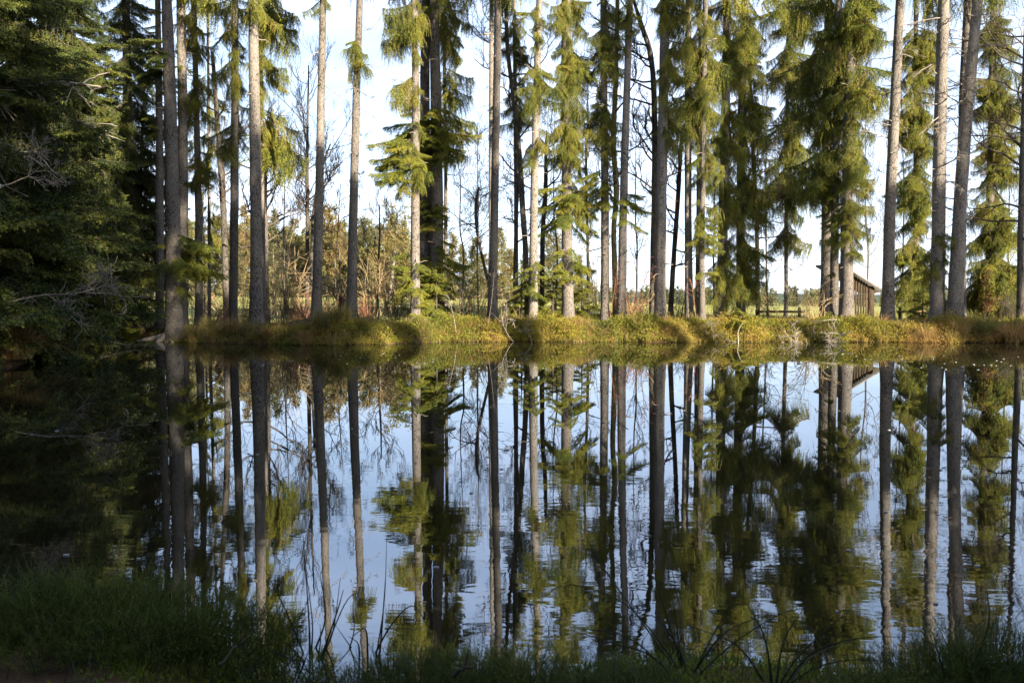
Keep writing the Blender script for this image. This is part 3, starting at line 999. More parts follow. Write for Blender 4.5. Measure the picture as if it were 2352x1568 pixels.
conifer("spruce_tree", "thick sunlit spruce trunk hiding the edge of the slatted shed", [(1944, 730, 35), (1946, 560, 32), (1951, 300, 28), (1958, 0, 23)], 37.8,
        [(0, 140, 18, 90, 95, 'P'), (150, 300, 16, 60, 100, 'P'), (330, 480, 14, 60, 95, 'P'), (490, 600, 12, 60, 70, 'P')], [(180, 560, 5, 0.9, 0)], seed=31)
conifer("spruce_tree", "tall grey spruce trunk just right of the slatted shed", [(2038, 726, 31), (2044, 480, 28), (2054, 250, 25), (2066, 0, 22)], 37.4,
        [], [(20, 420, 16, 1.2, 0)], seed=32)
conifer("spruce_tree", "dark needle-curtained spruce right of the grey trunk by the shed", [(2104, 712, 15), (2104, 450, 14), (2104, 200, 12), (2104, 0, 11)], 44.0,
        [(60, 300, 36, 75, 75, 'P'), (300, 700, 64, 75, 75, 'P')], seed=33, top=20)
conifer("spruce_tree", "brightly lit grey spruce trunk with many bare side twigs, dark at its foot", [(2152, 738, 36), (2154, 560, 34), (2159, 300, 31), (2167, 0, 27)], 37.0,
        [(470, 650, 10, 55, 40, 'P')], [(10, 480, 30, 1.4, 0)], seed=34)
conifer("spruce_tree", "dark leaning spruce trunk with swollen foot, front of the crossing right-hand pair", [(2192, 742, 40), (2201, 560, 34), (2217, 300, 30), (2246, 0, 25)], 36.6,
        [], [(20, 520, 12, 1.1, 1)], seed=35)
conifer("spruce_tree", "grey spruce trunk behind the dark leaning one, sunlit near the top", [(2206, 735, 24), (2208, 480, 23), (2212, 250, 21), (2223, 0, 19)], 38.2,
        [], [(10, 420, 14, 1.1, -1)], seed=36)
conifer("spruce_tree", "full green spruce clothed to the ground near the right edge", [(2272, 722, 22), (2274, 480, 20), (2278, 200, 17), (2282, 0, 15)], 42.5,
        [(0, 250, 36, 60, 75, 'P'), (200, 480, 52, 50, 70, 'P'), (470, 640, 40, 60, 80, 'P'), (600, 720, 40, 65, 115, 'P')], seed=37)

# ---- firs crowding the left shore
def shore_fir(label, x, Y, H, Lmax, z_low, n, seed, r0=0.22, mix=0.5, az_pref=None):
    rnd = random.Random(seed * 31 + 5)
    z0 = gz(x, Y)
    pts = [(x, Y, z0 - 0.15), (x + 0.1, Y, z0 + H * 0.4), (x + 0.05, Y + 0.1, z0 + H)]
    sp = spline(pts, 26)
    tr = Trunk.__new__(Trunk)
    tr.pts = sp
    h = sp[:, 2] - sp[0][2]
    tr.r = np.interp(h, [0, H], [r0, 0.02]) * (1 + 0.4 * np.exp(-h / 0.3))
    tr.base = np.array([x, Y, z0 - 0.15])
    tr.Y, tr.seed, tr.rough, tr.sides = Y, seed, 0.03, 10
    root = empty("fir_tree", tr.base)
    tag(root, label, "tree", "firs crowding the left shore")
    trunk = link("trunk", tr.mesh("trunk", M_BARK_D), root)
    crown = empty("crown", (0, 0, 0), root)
    for i in range(n):
        f = ((i + rnd.random()) / n) ** 1.25
        z = z0 + z_low + (H - 0.6 - z_low) * f
        L = Lmax * ((1 - f) ** 0.8 + 0.08) * rnd.uniform(0.65, 1.1)
        az = rnd.uniform(0, 2 * math.pi)
        if az_pref is not None and rnd.random() < 0.45:
            az = az_pref + rnd.gauss(0, 0.6)
        if rnd.random() < mix:
            ms, canon = FIRSPRAY, 1.7
        else:
            ms, canon = FIRPEND, 1.7
        add_branch(crown, tr, z, az, math.radians(rnd.uniform(-14, 10)), max(0.3, L / canon), rnd.choice(ms))
    for i in range(4):
        z = z0 + rnd.uniform(0.8, H * 0.4)
        az = (az_pref if az_pref is not None else -0.6) + rnd.gauss(0, 0.7)
        p = tr.centre(z) - tr.base
        link("dead_branch", rnd.choice(DEAD), trunk, branch_matrix(p, az, math.radians(rnd.uniform(-15, 20)), rnd.uniform(1.2, 2.6), rnd.uniform(-1, 1)))


shore_fir("big dark fir at the left edge with low plates of branches over the water", -15.2, 23.5, 19, 4.4, 0.9, 150, 1, 0.26, 0.6, -0.3)
shore_fir("dense dark fir behind the left-edge one, sweeping out towards the stout trunk", -16.6, 28.5, 22, 4.0, 0.9, 150, 2, 0.28, 0.55, -0.2)
shore_fir("shaded fir reaching low over the water left of the half-sunk log", -17.8, 33.5, 21, 3.7, 0.8, 165, 3, 0.25, 0.55, -0.3)
shore_fir("tall shaded fir at the back of the left cluster, its crown high up", -21.5, 37, 24, 4.0, 5.0, 120, 4, 0.28, 0.4)
shore_fir("dark fir closing the view at the back of the far left", -24.5, 31, 22, 4.2, 1.0, 120, 5, 0.25, 0.5)
shore_fir("tall fir with olive boughs filling the top left, behind the shore firs", -18.9, 36.5, 24, 3.6, 2.2, 230, 7, 0.26, 0.35)
shore_fir("slender shaded fir just left of the slim grey trunk", -17.6, 39.5, 23, 3.0, 3.0, 190, 8, 0.22, 0.35)
shore_fir("dim fir between the left cluster and the slim grey trunk", -18.9, 42, 23, 2.6, 6.0, 100, 6, 0.24, 0.4)

# ------------------------------------------------------------------ bare broad-leaved trees
def grow(mb, p, d, length, r, level, rng, up=0.25, wander=0.22, minr=0.007, split=(3, 6)):
    n = 6 if level < 2 else 4
    pts = [np.array(p, float)]
    d = np.array(d, float)
    d /= np.linalg.norm(d)
    dirs = [d]
    for k in range(n):
        d = d + rng.normal(0, wander, 3) + np.array([0, 0, up * 0.35])
        d /= np.linalg.norm(d)
        pts.append(pts[-1] + d * length / n)
        dirs.append(d)
    r1 = max(minr, r * 0.35)
    mb.tube(pts, np.linspace(r, r1, n + 1), 5 if level == 0 else (4 if level == 1 else 3))
    if level >= 3 or length < 0.22:
        return
    m = int(rng.integers(*split))
    for i in range(m):
        k = int(rng.integers(1, n + 1))
        a = rng.normal(0, 1, 3)
        a -= a.dot(dirs[k]) * dirs[k]
        a /= np.linalg.norm(a) + 1e-9
        nd = dirs[k] * rng.uniform(0.5, 1.0) + a * rng.uniform(0.6, 1.0) + np.array([0, 0, up])
        grow(mb, pts[k], nd, length * rng.uniform(0.35, 0.62), max(minr, r * 0.5), level + 1, rng, up, wander, minr, split)


def bare_tree(label, way, Y, n_br, v_range, blen, seed, bark=None, top=14.0, up=0.3, side=0, name="bare_tree"):
    rng = np.random.default_rng(4000 + seed)
    tr = Trunk(way, Y, top, 60 + seed, 0.35, 0.04, 9)
    root = empty(name, tr.base)
    tag(root, label, "tree", "bare broad-leaved trees among the spruces")
    link("trunk", tr.mesh("trunk", bark or M_BARK_D), root)
    mb = MB()
    for i in range(n_br):
        v = v_range[0] + (v_range[1] - v_range[0]) * (i + rng.random()) / n_br
        z = float(at(way[0][0], v, Y)[2])
        z = min(z, tr.pts[-1][2] - 0.2)
        c = tr.centre(z)
        az = rng.uniform(0, 2 * math.pi)
        if side and rng.random() < 0.7:
            az = (0 if side > 0 else math.pi) + rng.normal(0, 0.6)
        d = np.array([math.cos(az), math.sin(az) * 0.7, rng.uniform(0.1, 0.9)])
        L = blen * rng.uniform(0.5, 1.1)
        grow(mb, c - tr.base, d, L, min(0.05, max(0.015, tr.radius(z) * 0.45)), 0, rng, up=up)
    link("crown", mb.mesh("crown", M_TWIG, False), root)
    return root


bare_tree("dark forked alder leaning behind the brown sunlit trunk at left", [(520, 715, 17), (516, 560, 16), (510, 430, 16), (497, 250, 12), (488, 120, 9)], 43, 12, (150, 480), 2.6, 1)
bare_tree("crooked bare alder with wide twigs behind the tall straight grey trunk", [(612, 715, 15), (610, 560, 14), (607, 430, 13), (612, 330, 10), (625, 250, 7)], 44, 16, (300, 590), 3.4, 2, side=1, top=11)
bare_tree("bare tree with upswept thin crown left of the lone slender trunks", [(704, 712, 11), (705, 560, 11), (704, 400, 9), (706, 260, 6), (708, 150, 3)], 46, 18, (170, 520), 2.6, 3, top=12.5, up=0.7)
bare_tree("bare twiggy tree leaning right behind the left lone trunk", [(720, 712, 9), (716, 600, 9), (722, 470, 8), (742, 380, 6), (760, 330, 4)], 48, 12, (330, 560), 3.2, 4, top=10.5, side=1, up=0.35)
bare_tree("dark curved bare trunk bending left between two spruces near the middle", [(1210, 712, 15), (1207, 600, 15), (1199, 480, 15), (1187, 300, 13), (1166, 130, 11), (1160, 0, 10)], 41.5, 14, (40, 420), 2.6, 5, top=17)
bare_tree("thin dark bare stem rising beside the curved trunk near the middle", [(1182, 712, 11), (1183, 600, 11), (1186, 480, 10), (1192, 400, 7)], 43, 6, (380, 560), 1.8, 6, top=8.5)
bare_tree("dark bare stem twisting up just behind the fourth pale trunk", [(1244, 712, 14), (1245, 600, 13), (1246, 520, 13), (1252, 440, 12), (1254, 330, 8)], 42, 8, (330, 560), 2.2, 7, top=10, side=1)
bare_tree("yellow lichened wavy stem left of the dark trunk with one lit edge", [(1415, 716, 16), (1413, 620, 15), (1411, 520, 14), (1417, 440, 15), (1409, 330, 14), (1415, 180, 13), (1419, 0, 11)], 40, 10, (60, 480), 2.2, 8, bark=M_BARK_Y, top=17)
bare_tree("dark alder behind the broad dark trunk, arching left near the top", [(1500, 716, 22), (1502, 560, 19), (1504, 400, 17), (1502, 240, 15), (1494, 130, 14), (1470, 50, 12)], 40, 16, (40, 470), 3.0, 9, top=16.5, side=-1)
bare_tree("thin dark leaning stem between the broad dark trunk and the brown one", [(1539, 714, 14), (1546, 600, 13), (1557, 450, 12), (1563, 330, 10)], 41.5, 10, (330, 620), 2.0, 10, top=10)
bare_tree("crooked two-stemmed bare tree in the gap right of the thick double trunk", [(1136, 708, 9), (1112, 610, 8), (1094, 520, 8), (1092, 460, 8), (1098, 430, 6)], 44, 7, (425, 560), 2.3, 11, top=7.4, up=-0.15)
bare_tree("dark bare tree cut off by the right edge, its twigs reaching left", [(2344, 745, 19), (2345, 600, 17), (2349, 400, 14), (2354, 200, 12), (2360, 0, 10)], 37, 18, (60, 560), 3.2, 12, top=16, side=-1, up=0.15)
bare_tree("dim bare tree with drooping twigs behind the draped spruces", [(1740, 712, 12), (1736, 500, 11), (1728, 330, 10), (1722, 150, 8)], 46, 14, (120, 560), 3.0, 13, top=14, side=1, up=0.0)
bare_tree("slim bare tree with fine twigs between the pale slim spruce and the brightest one", [(1352, 712, 8), (1350, 560, 8), (1346, 400, 7), (1350, 250, 5)], 45, 14, (180, 600), 2.4, 14, top=12.5)
bare_tree("dark twin stem standing deep in shade behind the shaded left shore", [(287, 716, 13), (287, 600, 12), (285, 480, 11), (284, 300, 9)], 45, 6, (300, 480), 1.8, 15, top=13)
bare_tree("pale-barked leaning stem lit at its foot by the red brambles", [(306, 716, 17), (311, 640, 15), (316, 560, 12), (322, 400, 10)], 45.5, 6, (300, 480), 1.8, 16, bark=M_BARK, top=13)
bare_tree("thin bare tree with fine hanging twigs in front of the far treeline", [(868, 712, 6), (869, 620, 6), (872, 540, 5), (872, 470, 3)], 46, 14, (460, 690), 1.9, 17, top=7.2, up=0.6)

for (u, v1, lab) in [(1062, 330, "fine-twigged bare tree seen in the gap right of the thick double trunk"), (1098, 280, "bare grey tree seen through the gap left of the flaky mid trunk"), (1276, 240, "bare tree with fine grey twigs behind the brightest trunk's left side"),
                     (1462, 260, "bare tree filling the sky gap left of the broad dark trunk"), (1640, 300, "bare tree seen behind the slim white-footed trunk"), (1762, 200, "bare tree with fine twigs behind the rail fence"),
                     (1990, 260, "bare tree rising behind the slatted shed"), (2072, 180, "bare tree right of the grey trunk by the shed"), (2318, 240, "bare tree at the back between the full green spruce and the right edge"),
                     (780, 420, "low bare tree seen between the two lone trunks"), (655, 330, "bare tree with dense twigs left of the upswept one"), (470, 300, "bare dark tree behind the needle-draped left trunk")]:
    k = 40 + u % 97
    bare_tree(lab, [(u, 708, 5), (u + (k % 7) - 3, 580, 4.5), (u + (k % 11) - 5, (700 + v1) / 2, 3.5), (u + (k % 5) - 2, v1, 1.5)], 52 + k % 6, 15, (v1 + 20, 640), 2.7, k, top=float(at(u, v1, 50)[2]) + 1.0, up=0.35)

# ------------------------------------------------------------------ far conifers beyond the meadow
def far_crown(seed, H=12.0, R=2.4, z0=1.0, n=95, pine=False):
    rng = np.random.default_rng(seed)
    mb = MB()
    for i in range(n):
        f = ((i + rng.random()) / n)
        z = z0 + (H - z0) * f
        L = (R * (1 - f) ** 0.85 + 0.15) * rng.uniform(0.55, 1.15)
        if pine:
            L = R * (0.35 + 0.65 * math.sin(math.pi * min(1, max(0, (f - 0.25) / 0.75)) ** 0.8)) * rng.uniform(0.5, 1.1) + 0.2
            if f < 0.3 and rng.random() < 0.6:
                continue
        az = rng.uniform(0, 2 * math.pi)
        d = np.array([math.cos(az), math.sin(az), rng.uniform(-0.35, 0.05) if not pine else rng.uniform(-0.1, 0.5)])
        m = int(16 + L * 30)
        t = rng.uniform(0.1, 1, m)
        p = np.array([0, 0, z]) + d * (L * t)[:, None] + rng.normal(0, 0.14, (m, 3)) * (1 + t[:, None] * 0.6)
        D = d * 0.6 + np.array([0, 0, -0.45 if not pine else 0.3]) + rng.normal(0, 0.45, (m, 3))
        base = rng.uniform(0.2, 0.6)
        mb.blades(p, D, rng.uniform(0.3, 0.65, m), rng.uniform(0.08, 0.16, m), base + rng.normal(0, 0.08, m), 0, rng)
    return mb.mesh("far_crown", M_FAR)


def far_trunk(seed, H=12.0, r=0.14):
    rng = np.random.default_rng(seed)
    mb = MB()
    z = np.linspace(-0.3, H * 0.97, 7)
    pts = np.stack([np.cumsum(rng.normal(0, 0.05, 7)), np.cumsum(rng.normal(0, 0.05, 7)), z], 1)
    mb.tube(pts, np.linspace(r, 0.02, 7), 6)
    return mb.mesh("far_trunk", M_BARK, True)


FCROWN = [far_crown(501, R=2.3), far_crown(502, R=2.9, z0=0.6), far_crown(503, R=2.0, z0=1.6), far_crown(504, R=2.9, z0=2.0, pine=True), far_crown(505, R=2.6, z0=1.0, n=90), far_crown(506, R=3.0, z0=3.0, pine=True)]
FTRUNK = [far_trunk(520 + k) for k in range(3)]
far_row = []
rf = random.Random(77)
# (u of stem, v of top)
FAR_TOPS = [(232, 500), (270, 470), (318, 520), (352, 490), (432, 500), (470, 540), (500, 500), (532, 520), (563, 470), (596, 505), (628, 480), (650, 520), (672, 500), (690, 545), (716, 500), (748, 478), (770, 520), (790, 505),
            (838, 505), (856, 545), (884, 520), (905, 488), (926, 505), (940, 560), (965, 520), (1000, 530), (1040, 535), (1062, 560), (1090, 545), (1108, 585), (1150, 520), (1170, 575), (1208, 560), (1240, 600), (1270, 540), (1296, 610), (1330, 585), (1352, 625)]
GAPS = [(0, "left of the slim grey trunk"), (380, "right of the stout left trunk"), (537, "right of the brown sunlit left trunk"), (595, "right of the tall straight grey trunk"),
        (730, "between the two lone slender trunks"), (808, "right of the right lone trunk"), (975, "behind the thick double trunk"), (1030, "right of the double trunk"),
        (1138, "right of the flaky mid trunk"), (1228, "right of the fourth pale trunk"), (1310, "right of the brightest trunk")]
ORD = ["first", "second", "third", "fourth", "fifth", "sixth", "seventh", "eighth"]
seen_gap = {}
for i, (u, v) in enumerate(FAR_TOPS):
    Y = rf.uniform(122, 150) if u < 1100 else rf.uniform(130, 165)
    p = at(u, v, Y)
    zg = gz(p[0], Y)
    H = max(4.0, p[2] - zg)
    k = rf.randrange(len(FCROWN))
    gi = max(j for j, g in enumerate(GAPS) if u >= g[0])
    seen_gap[gi] = seen_gap.get(gi, 0) + 1
    kind = "round-topped pine" if k in (3, 5) else "pointed conifer"
    root = empty("far_conifer", (p[0], Y, zg))
    tag(root, "%s beyond the meadow, %s %s" % (kind, ORD[seen_gap[gi] - 1], GAPS[gi][1]), "tree", "conifers of the far treeline")
    sc = H / 12.0
    wsc = sc * rf.uniform(0.85, 1.2)
    M = Matrix.Rotation(rf.uniform(0, 6.28), 4, 'Z') @ Matrix.Diagonal((wsc, wsc, sc, 1))
    link("trunk", FTRUNK[i % 3], root, M)
    link("crown", FCROWN[k], root, M)

# the pale leaning far stem in the gap right of the lone trunks
def stem_tree(name, label, way, Y, seed, bark, n_br, v_range, blen, group=None):
    rng = np.random.default_rng(seed)
    tr = Trunk(way, Y, way[-1][1] * 0 + float(at(way[-1][0], way[-1][1], Y)[2]), 80 + seed, 0.2, 0.03, 8)
    root = empty(name, tr.base)
    tag(root, label, "tree", group)
    link("trunk", tr.mesh("trunk", bark), root)
    mb = MB()
    for i in range(n_br):
        z = float(at(way[0][0], rng.uniform(*v_range), Y)[2])
        c = tr.centre(z) - tr.base
        m = 60
        d = rng.normal(0, 1, 3) * np.array([1, 1, 0.3])
        d /= np.linalg.norm(d)
        t = rng.uniform(0.1, 1, m)
        p = c + d * (blen * t)[:, None] + rng.normal(0, 0.3, (m, 3))
        mb.blades(p, rng.normal(0, 1, (m, 3)), rng.uniform(0.3, 0.6, m), 0.12, rng.uniform(0.3, 0.7) + rng.normal(0, .1, m), 0, rng)
    link("crown", mb.mesh("crown", M_FAR), root)


stem_tree("far_pine", "pine with pale leaning bare stem in front of the far treeline", [(894, 692, 8), (903, 610, 8), (909, 550, 7), (912, 480, 4)], 98, 5, M_BARK, 26, (480, 570), 2.2)

# far wood across the plain to the right: one mass
def far_wood():
    rng = np.random.default_rng(88)
    mb = MB()
    for k in range(420):
        if k < 280:
            u = rng.uniform(1080, 2420); Y = rng.uniform(250, 330)
            top = np.interp(u, [1080, 1250, 1400, 1500, 1800, 2000, 2352], [640, 640, 660, 664, 662, 668, 676]) + rng.normal(0, 5)
        else:
            u = rng.uniform(-100, 1000); Y = rng.uniform(160, 200)
            top = 560 + rng.normal(0, 18)
        p = at(u, top, Y)
        zg = gz(p[0], Y)
        H = max(3.0, p[2] - zg)
        R = H * rng.uniform(0.16, 0.30)
        m = 110
        f = rng.uniform(0.0, 1, m) ** 1.1
        az = rng.uniform(0, 6.283, m)
        rr = R * ((1 - f) ** 0.7 + 0.05) * np.sqrt(rng.random(m))
        pts = np.stack([p[0] + rr * np.cos(az), Y + rr * np.sin(az), zg + H * f], 1)
        mb.blades(pts, rng.normal(0, 1, (m, 3)) + np.array([0, 0, 0.3]), H * rng.uniform(0.10, 0.2, m), H * rng.uniform(0.05, 0.09, m), rng.uniform(0.15, 0.85) + rng.normal(0, .08, m), 0, rng)
    return mb.mesh("far_wood", M_FAR)


tag(link("far_wood", far_wood()), "distant olive wood lining the far side of the plain", "forest", kind="stuff")

# ------------------------------------------------------------------ shrubs and saplings on the bank
def arching_shrub(seed, n=26, H=1.6, spread=1.0, mat=None, twig=6, r=0.010):
    rng = np.random.default_rng(seed)
    mb = MB()
    for i in range(n):
        az = rng.uniform(0, 6.283)
        o = np.array([rng.normal(0, 0.22), rng.normal(0, 0.18), -0.05])
        h = H * rng.uniform(0.5, 1.0)
        out = spread * rng.uniform(0.3, 1.1)
        bend = rng.uniform(0.0, 0.75)
        s = np.linspace(0, 1, 8)
        pts = o + np.stack([math.cos(az) * out * s ** 1.5, math.sin(az) * out * s ** 1.5, h * (s * (1 + bend * 0.5) - bend * s ** 2.6)], 1) + rng.normal(0, 0.02, (8, 3)) * s[:, None]
        mb.tube(pts, np.linspace(r, r * 0.45, 8), 3)
        for j in range(int(rng.integers(2, twig + 1))):
            k = int(rng.integers(2, 8))
            d = np.array([math.cos(az), math.sin(az), 0.6]) * 0.6 + rng.normal(0, 0.55, 3)
            p2 = pts[k] + d * np.linspace(0, h * rng.uniform(0.12, 0.32), 4)[:, None] + rng.normal(0, 0.012, (4, 3))
            mb.tube(p2, np.linspace(r * 0.6, r * 0.35, 4), 3)
    return mb.mesh("arching_shrub", mat)


SHRUB_RED = [arching_shrub(601 + k, 34, 1.5, 1.0, M_REDTWIG) for k in range(2)]
SHRUB_BROWN = [arching_shrub(611 + k, 36, 2.1, 0.9, M_TWIG, 9) for k in range(2)]
SHRUB_PALE = [arching_shrub(621 + k, 26, 1.7, 1.0, M_STRAWTWIG, 7) for k in range(3)]
SHRUB_TALL = [arching_shrub(631 + k, 12, 4.2, 0.9, M_STRAWTWIG, 9, 0.018) for k in range(2)]


def place_shrub(name, label, me, u, Y, s=1.0, rz=0.0, cat="shrub", group="bare shrubs behind the bank", sz=None):
    p = at(u, 720, Y)
    o = link(name, me, None, None)
    o.location = (p[0], Y, gz(p[0], Y))
    o.rotation_euler = (0, 0, rz)
    o.scale = (s, s, sz or s)
    return tag(o, label, cat, group)


place_shrub("bramble", "red-stemmed bramble tangle behind the half-sunk log", SHRUB_RED[0], 262, 43, 1.5, 0.3)
place_shrub("bramble", "rust-coloured bramble tangle lit by sun left of the slim grey trunk", SHRUB_RED[1], 328, 44, 1.5, 1.3)
place_shrub("bramble", "straw-brown bramble arching between the two dark stems at far left", SHRUB_PALE[0], 302, 42, 1.2, 2.0)
place_shrub("bramble", "pinkish arching bramble stems right of the needle-draped trunk", SHRUB_RED[0], 497, 40.5, 1.2, 2.2)
place_shrub("bare_shrub", "pale twiggy shrub left of the tall straight grey trunk", SHRUB_PALE[1], 560, 41, 1.3, 0.9)
place_shrub("bare_shrub", "dense russet twiggy shrub right of the tall straight grey trunk", SHRUB_BROWN[0], 640, 43, 1.4, 0.5)
place_shrub("bare_shrub", "russet brush glowing in the sun left of the left lone trunk", SHRUB_RED[1], 690, 44, 1.3, 2.8)
place_shrub("bare_shrub", "dark twiggy shrub at the foot of the left lone trunk", SHRUB_BROWN[1], 700, 40.5, 0.9, 1.9)
place_shrub("bare_shrub", "tall pale-stemmed shrub behind the earth mound", SHRUB_TALL[0], 668, 44, 1.0, 0.7)
place_shrub("bare_shrub", "sparse straw-coloured shrub between the two lone trunks", SHRUB_PALE[2], 765, 42, 0.9, 2.4)
place_shrub("bare_shrub", "tall golden-stemmed shrub right of the right lone trunk", SHRUB_TALL[1], 862, 42, 1.0, 1.1)
place_shrub("bare_shrub", "tall golden-stemmed shrub left of the half-lit slim trunk", SHRUB_TALL[0], 893, 43, 0.9, 2.9)
place_shrub("bare_shrub", "dark thin shrub in the meadow gap left of the half-lit slim trunk", SHRUB_BROWN[0], 917, 43, 1.0, 3.5)
place_shrub("bare_shrub", "low pale shrub right of the thick double trunk", SHRUB_PALE[0], 1062, 41, 1.2, 4.0)
place_shrub("bare_shrub", "grey arching shrub leaning on the flaky mid trunk", SHRUB_PALE[1], 1108, 38.5, 1.4, 5.0)
place_shrub("bare_shrub", "thin twiggy shrub left of the yellow lichened stem", SHRUB_BROWN[1], 1345, 42, 1.0, 0.4)
place_shrub("bare_shrub", "fine reddish shrub before the dark trunk with one lit edge", SHRUB_RED[0], 1440, 37.6, 1.1, 3.0)
place_shrub("bare_shrub", "fine grey-brown shrub in the gap left of the broad dark trunk", SHRUB_PALE[2], 1470, 39, 1.3, 1.6)
place_shrub("bare_shrub", "dark twiggy shrub between the leaning stem and the brown trunk", SHRUB_BROWN[0], 1560, 42, 1.0, 5.2)
place_shrub("bare_shrub", "bare shrub over the rail fence right of the draped pair", SHRUB_PALE[0], 1770, 41, 1.2, 5.6)
place_shrub("bare_shrub", "bare pale shrub spreading left of the three trunks by the shed", SHRUB_PALE[1], 1855, 38, 1.3, 2.6)
place_shrub("bare_shrub", "low brown shrub between the full green spruce and the right edge", SHRUB_BROWN[1], 2322, 39.5, 0.9, 0.2)

rs = random.Random(5)
THICK = [(612, "left part of the golden thicket before the far trees, right of the straight grey trunk"), (636, "brown heart of the thicket right of the straight grey trunk"), (662, "golden bush in the thicket left of the upswept bare tree"),
         (684, "brown bush in the thicket below the upswept bare tree"), (752, "brown bush at the meadow edge, left of centre between the lone trunks"), (782, "golden bush at the meadow edge, next to the red stump"),
         (838, "golden thicket bush right of the red stump"), (850, "brown thicket bush behind the tall golden-stemmed shrub"), (880, "pale thicket bush in the meadow gap right of the lone trunks"), (930, "brown thicket bush just left of the half-lit slim trunk"),
         (470, "brown bush between the needle-draped trunk and the brown sunlit one"), (515, "golden bush just left of the brown sunlit trunk"), (560, "golden-brown bush deep between the brown sunlit trunk and the straight grey one"),
         (1075, "brown meadow-edge bush right of the double trunk"), (1160, "brown meadow-edge bush right of the flaky mid trunk"), (1370, "pale meadow-edge bush left of the pale slim spruce")]
for (u, lab) in THICK:
    place_shrub("bare_shrub", lab, rs.choice(SHRUB_TALL + SHRUB_PALE + SHRUB_BROWN + SHRUB_RED[:1]), u, rs.uniform(46, 66), rs.uniform(1.3, 2.0), rs.uniform(0, 6), group="golden-brown thicket at the meadow edge")


def whip_sapling(name, label, u0, v0, u1, v1, Y, seed, n=16, mat=None):
    """young larch-like stem with short ascending side shoots"""
    rng = np.random.default_rng(seed)
    a, b = at(u0, v0, Y), at(u1, v1, Y)
    s = np.linspace(0, 1, 10)
    z0 = gz(a[0], Y) - 0.05
    a[2] = z0
    pts = a + (b - a) * s[:, None] + np.stack([np.sin(s * 3) * 0.04, np.cos(s * 4) * 0.03, 0 * s], 1)
    mb = MB()
    mb.tube(pts - a, np.linspace(0.016, 0.006, 10), 4)
    for i in range(n):
        t = rng.uniform(0.45, 0.97)
        o = np.array([np.interp(t, s, pts[:, k]) for k in range(3)]) - a
        L = 0.75 * (1.08 - t) + 0.08
        az = rng.uniform(0, 6.28)
        d = np.array([math.cos(az), math.sin(az), rng.uniform(0.25, 0.6)])
        ss = np.linspace(0, 1, 5)
        p2 = o + d * (L * ss)[:, None] + np.array([0, 0, 0.25 * L]) * (ss ** 2)[:, None]
        mb.tube(p2, np.linspace(0.009, 0.005, 5), 3)
        for j in range(3):
            k = int(rng.integers(1, 5))
            p3 = p2[k] + (d + rng.normal(0, 0.6, 3)) * np.linspace(0, L * 0.3, 3)[:, None]
            mb.tube(p3, 0.005, 3)
    o = link(name, mb.mesh(name, mat or M_REDTWIG), None, None, a)
    tag(o, label, "sapling", "bare saplings on the far bank")


whip_sapling("sapling", "bare pinkish sapling with whorled shoots before the broad dark trunk", 1468, 745, 1484, 575, 36.8, 1, 22)
whip_sapling("sapling", "bare pinkish sapling before the dark trunk with one lit edge", 1397, 760, 1420, 590, 36.9, 2, 16)
whip_sapling("sapling", "thin bare sapling in front of the brown half-shaded trunk", 1600, 735, 1585, 640, 37.0, 3, 8)
whip_sapling("sapling", "pale bent sapling stem standing at the water below the double trunk", 1050, 782, 1030, 680, 35.7, 4, 7, M_DEAD)
whip_sapling("sapling", "pale thin sapling leaning at the foot of the flaky mid trunk", 1120, 772, 1135, 620, 36.0, 5, 10, M_DEAD)

# young spruces under the tall ones
def young_spruce(label, u, v_top, Y, reach, seed, n=40, mats=None, group="young spruces under the tall trunks"):
    rnd = random.Random(seed)
    p = at(u, v_top, Y)
    z0 = gz(p[0], Y)
    H = max(0.5, p[2] - z0)
    tr = Trunk.__new__(Trunk)
    s = np.linspace(0, 1, 10)
    tr.pts = np.stack([p[0] + 0.05 * np.sin(s * 3), np.full(10, Y), z0 - 0.1 + (H + 0.1) * s], 1)
    tr.r = np.linspace(0.035 + H * 0.008, 0.008, 10)
    tr.base = np.array([p[0], Y, z0 - 0.1])
    tr.Y, tr.seed, tr.rough, tr.sides = Y, seed, 0.03, 7
    root = empty("young_spruce", tr.base)
    tag(root, label, "young spruce", group)
    link("trunk", tr.mesh("trunk", M_BARK_D), root)
    crown = empty("crown", (0, 0, 0), root)
    R = reach * Y / F
    for i in range(n):
        f = (i + rnd.random()) / n
        L = R * ((1 - f) ** 0.8 + 0.10) * rnd.uniform(0.7, 1.1)
        add_branch(crown, tr, z0 + 0.1 + (H - 0.1) * f, rnd.uniform(0, 6.28), math.radians(rnd.uniform(-5, 25)), max(0.1, L / 1.7), rnd.choice(mats or SPRAY))


young_spruce("young spruce left of the fourth pale trunk", 1196, 590, 40.5, 55, 11, 46)
young_spruce("young spruce between the fourth pale trunk and the brightest one", 1268, 600, 40, 60, 12, 46)
young_spruce("young spruce right of the brightest trunk's foot", 1335, 610, 40.5, 50, 13, 40)
young_spruce("young spruce at the foot of the thick double trunk", 1000, 610, 39.0, 75, 14, 40)
young_spruce("low bright spruce seedling on the bank below the draped pair", 1700, 712, 36.4, 60, 15, 34)
young_spruce("low spruce seedling on the bank right of the draped pair", 1735, 728, 36.3, 45, 16, 26)
young_spruce("small dark spruce between the curtained spruce and the brightly lit trunk", 2118, 655, 40, 40, 17, 34)
young_spruce("small spruce seedling left of the tall straight grey trunk", 575, 690, 38.5, 30, 18, 22)
young_spruce("sunlit little spruce in front of the shaded left firs", 268, 690, 36.8, 70, 19, 34)

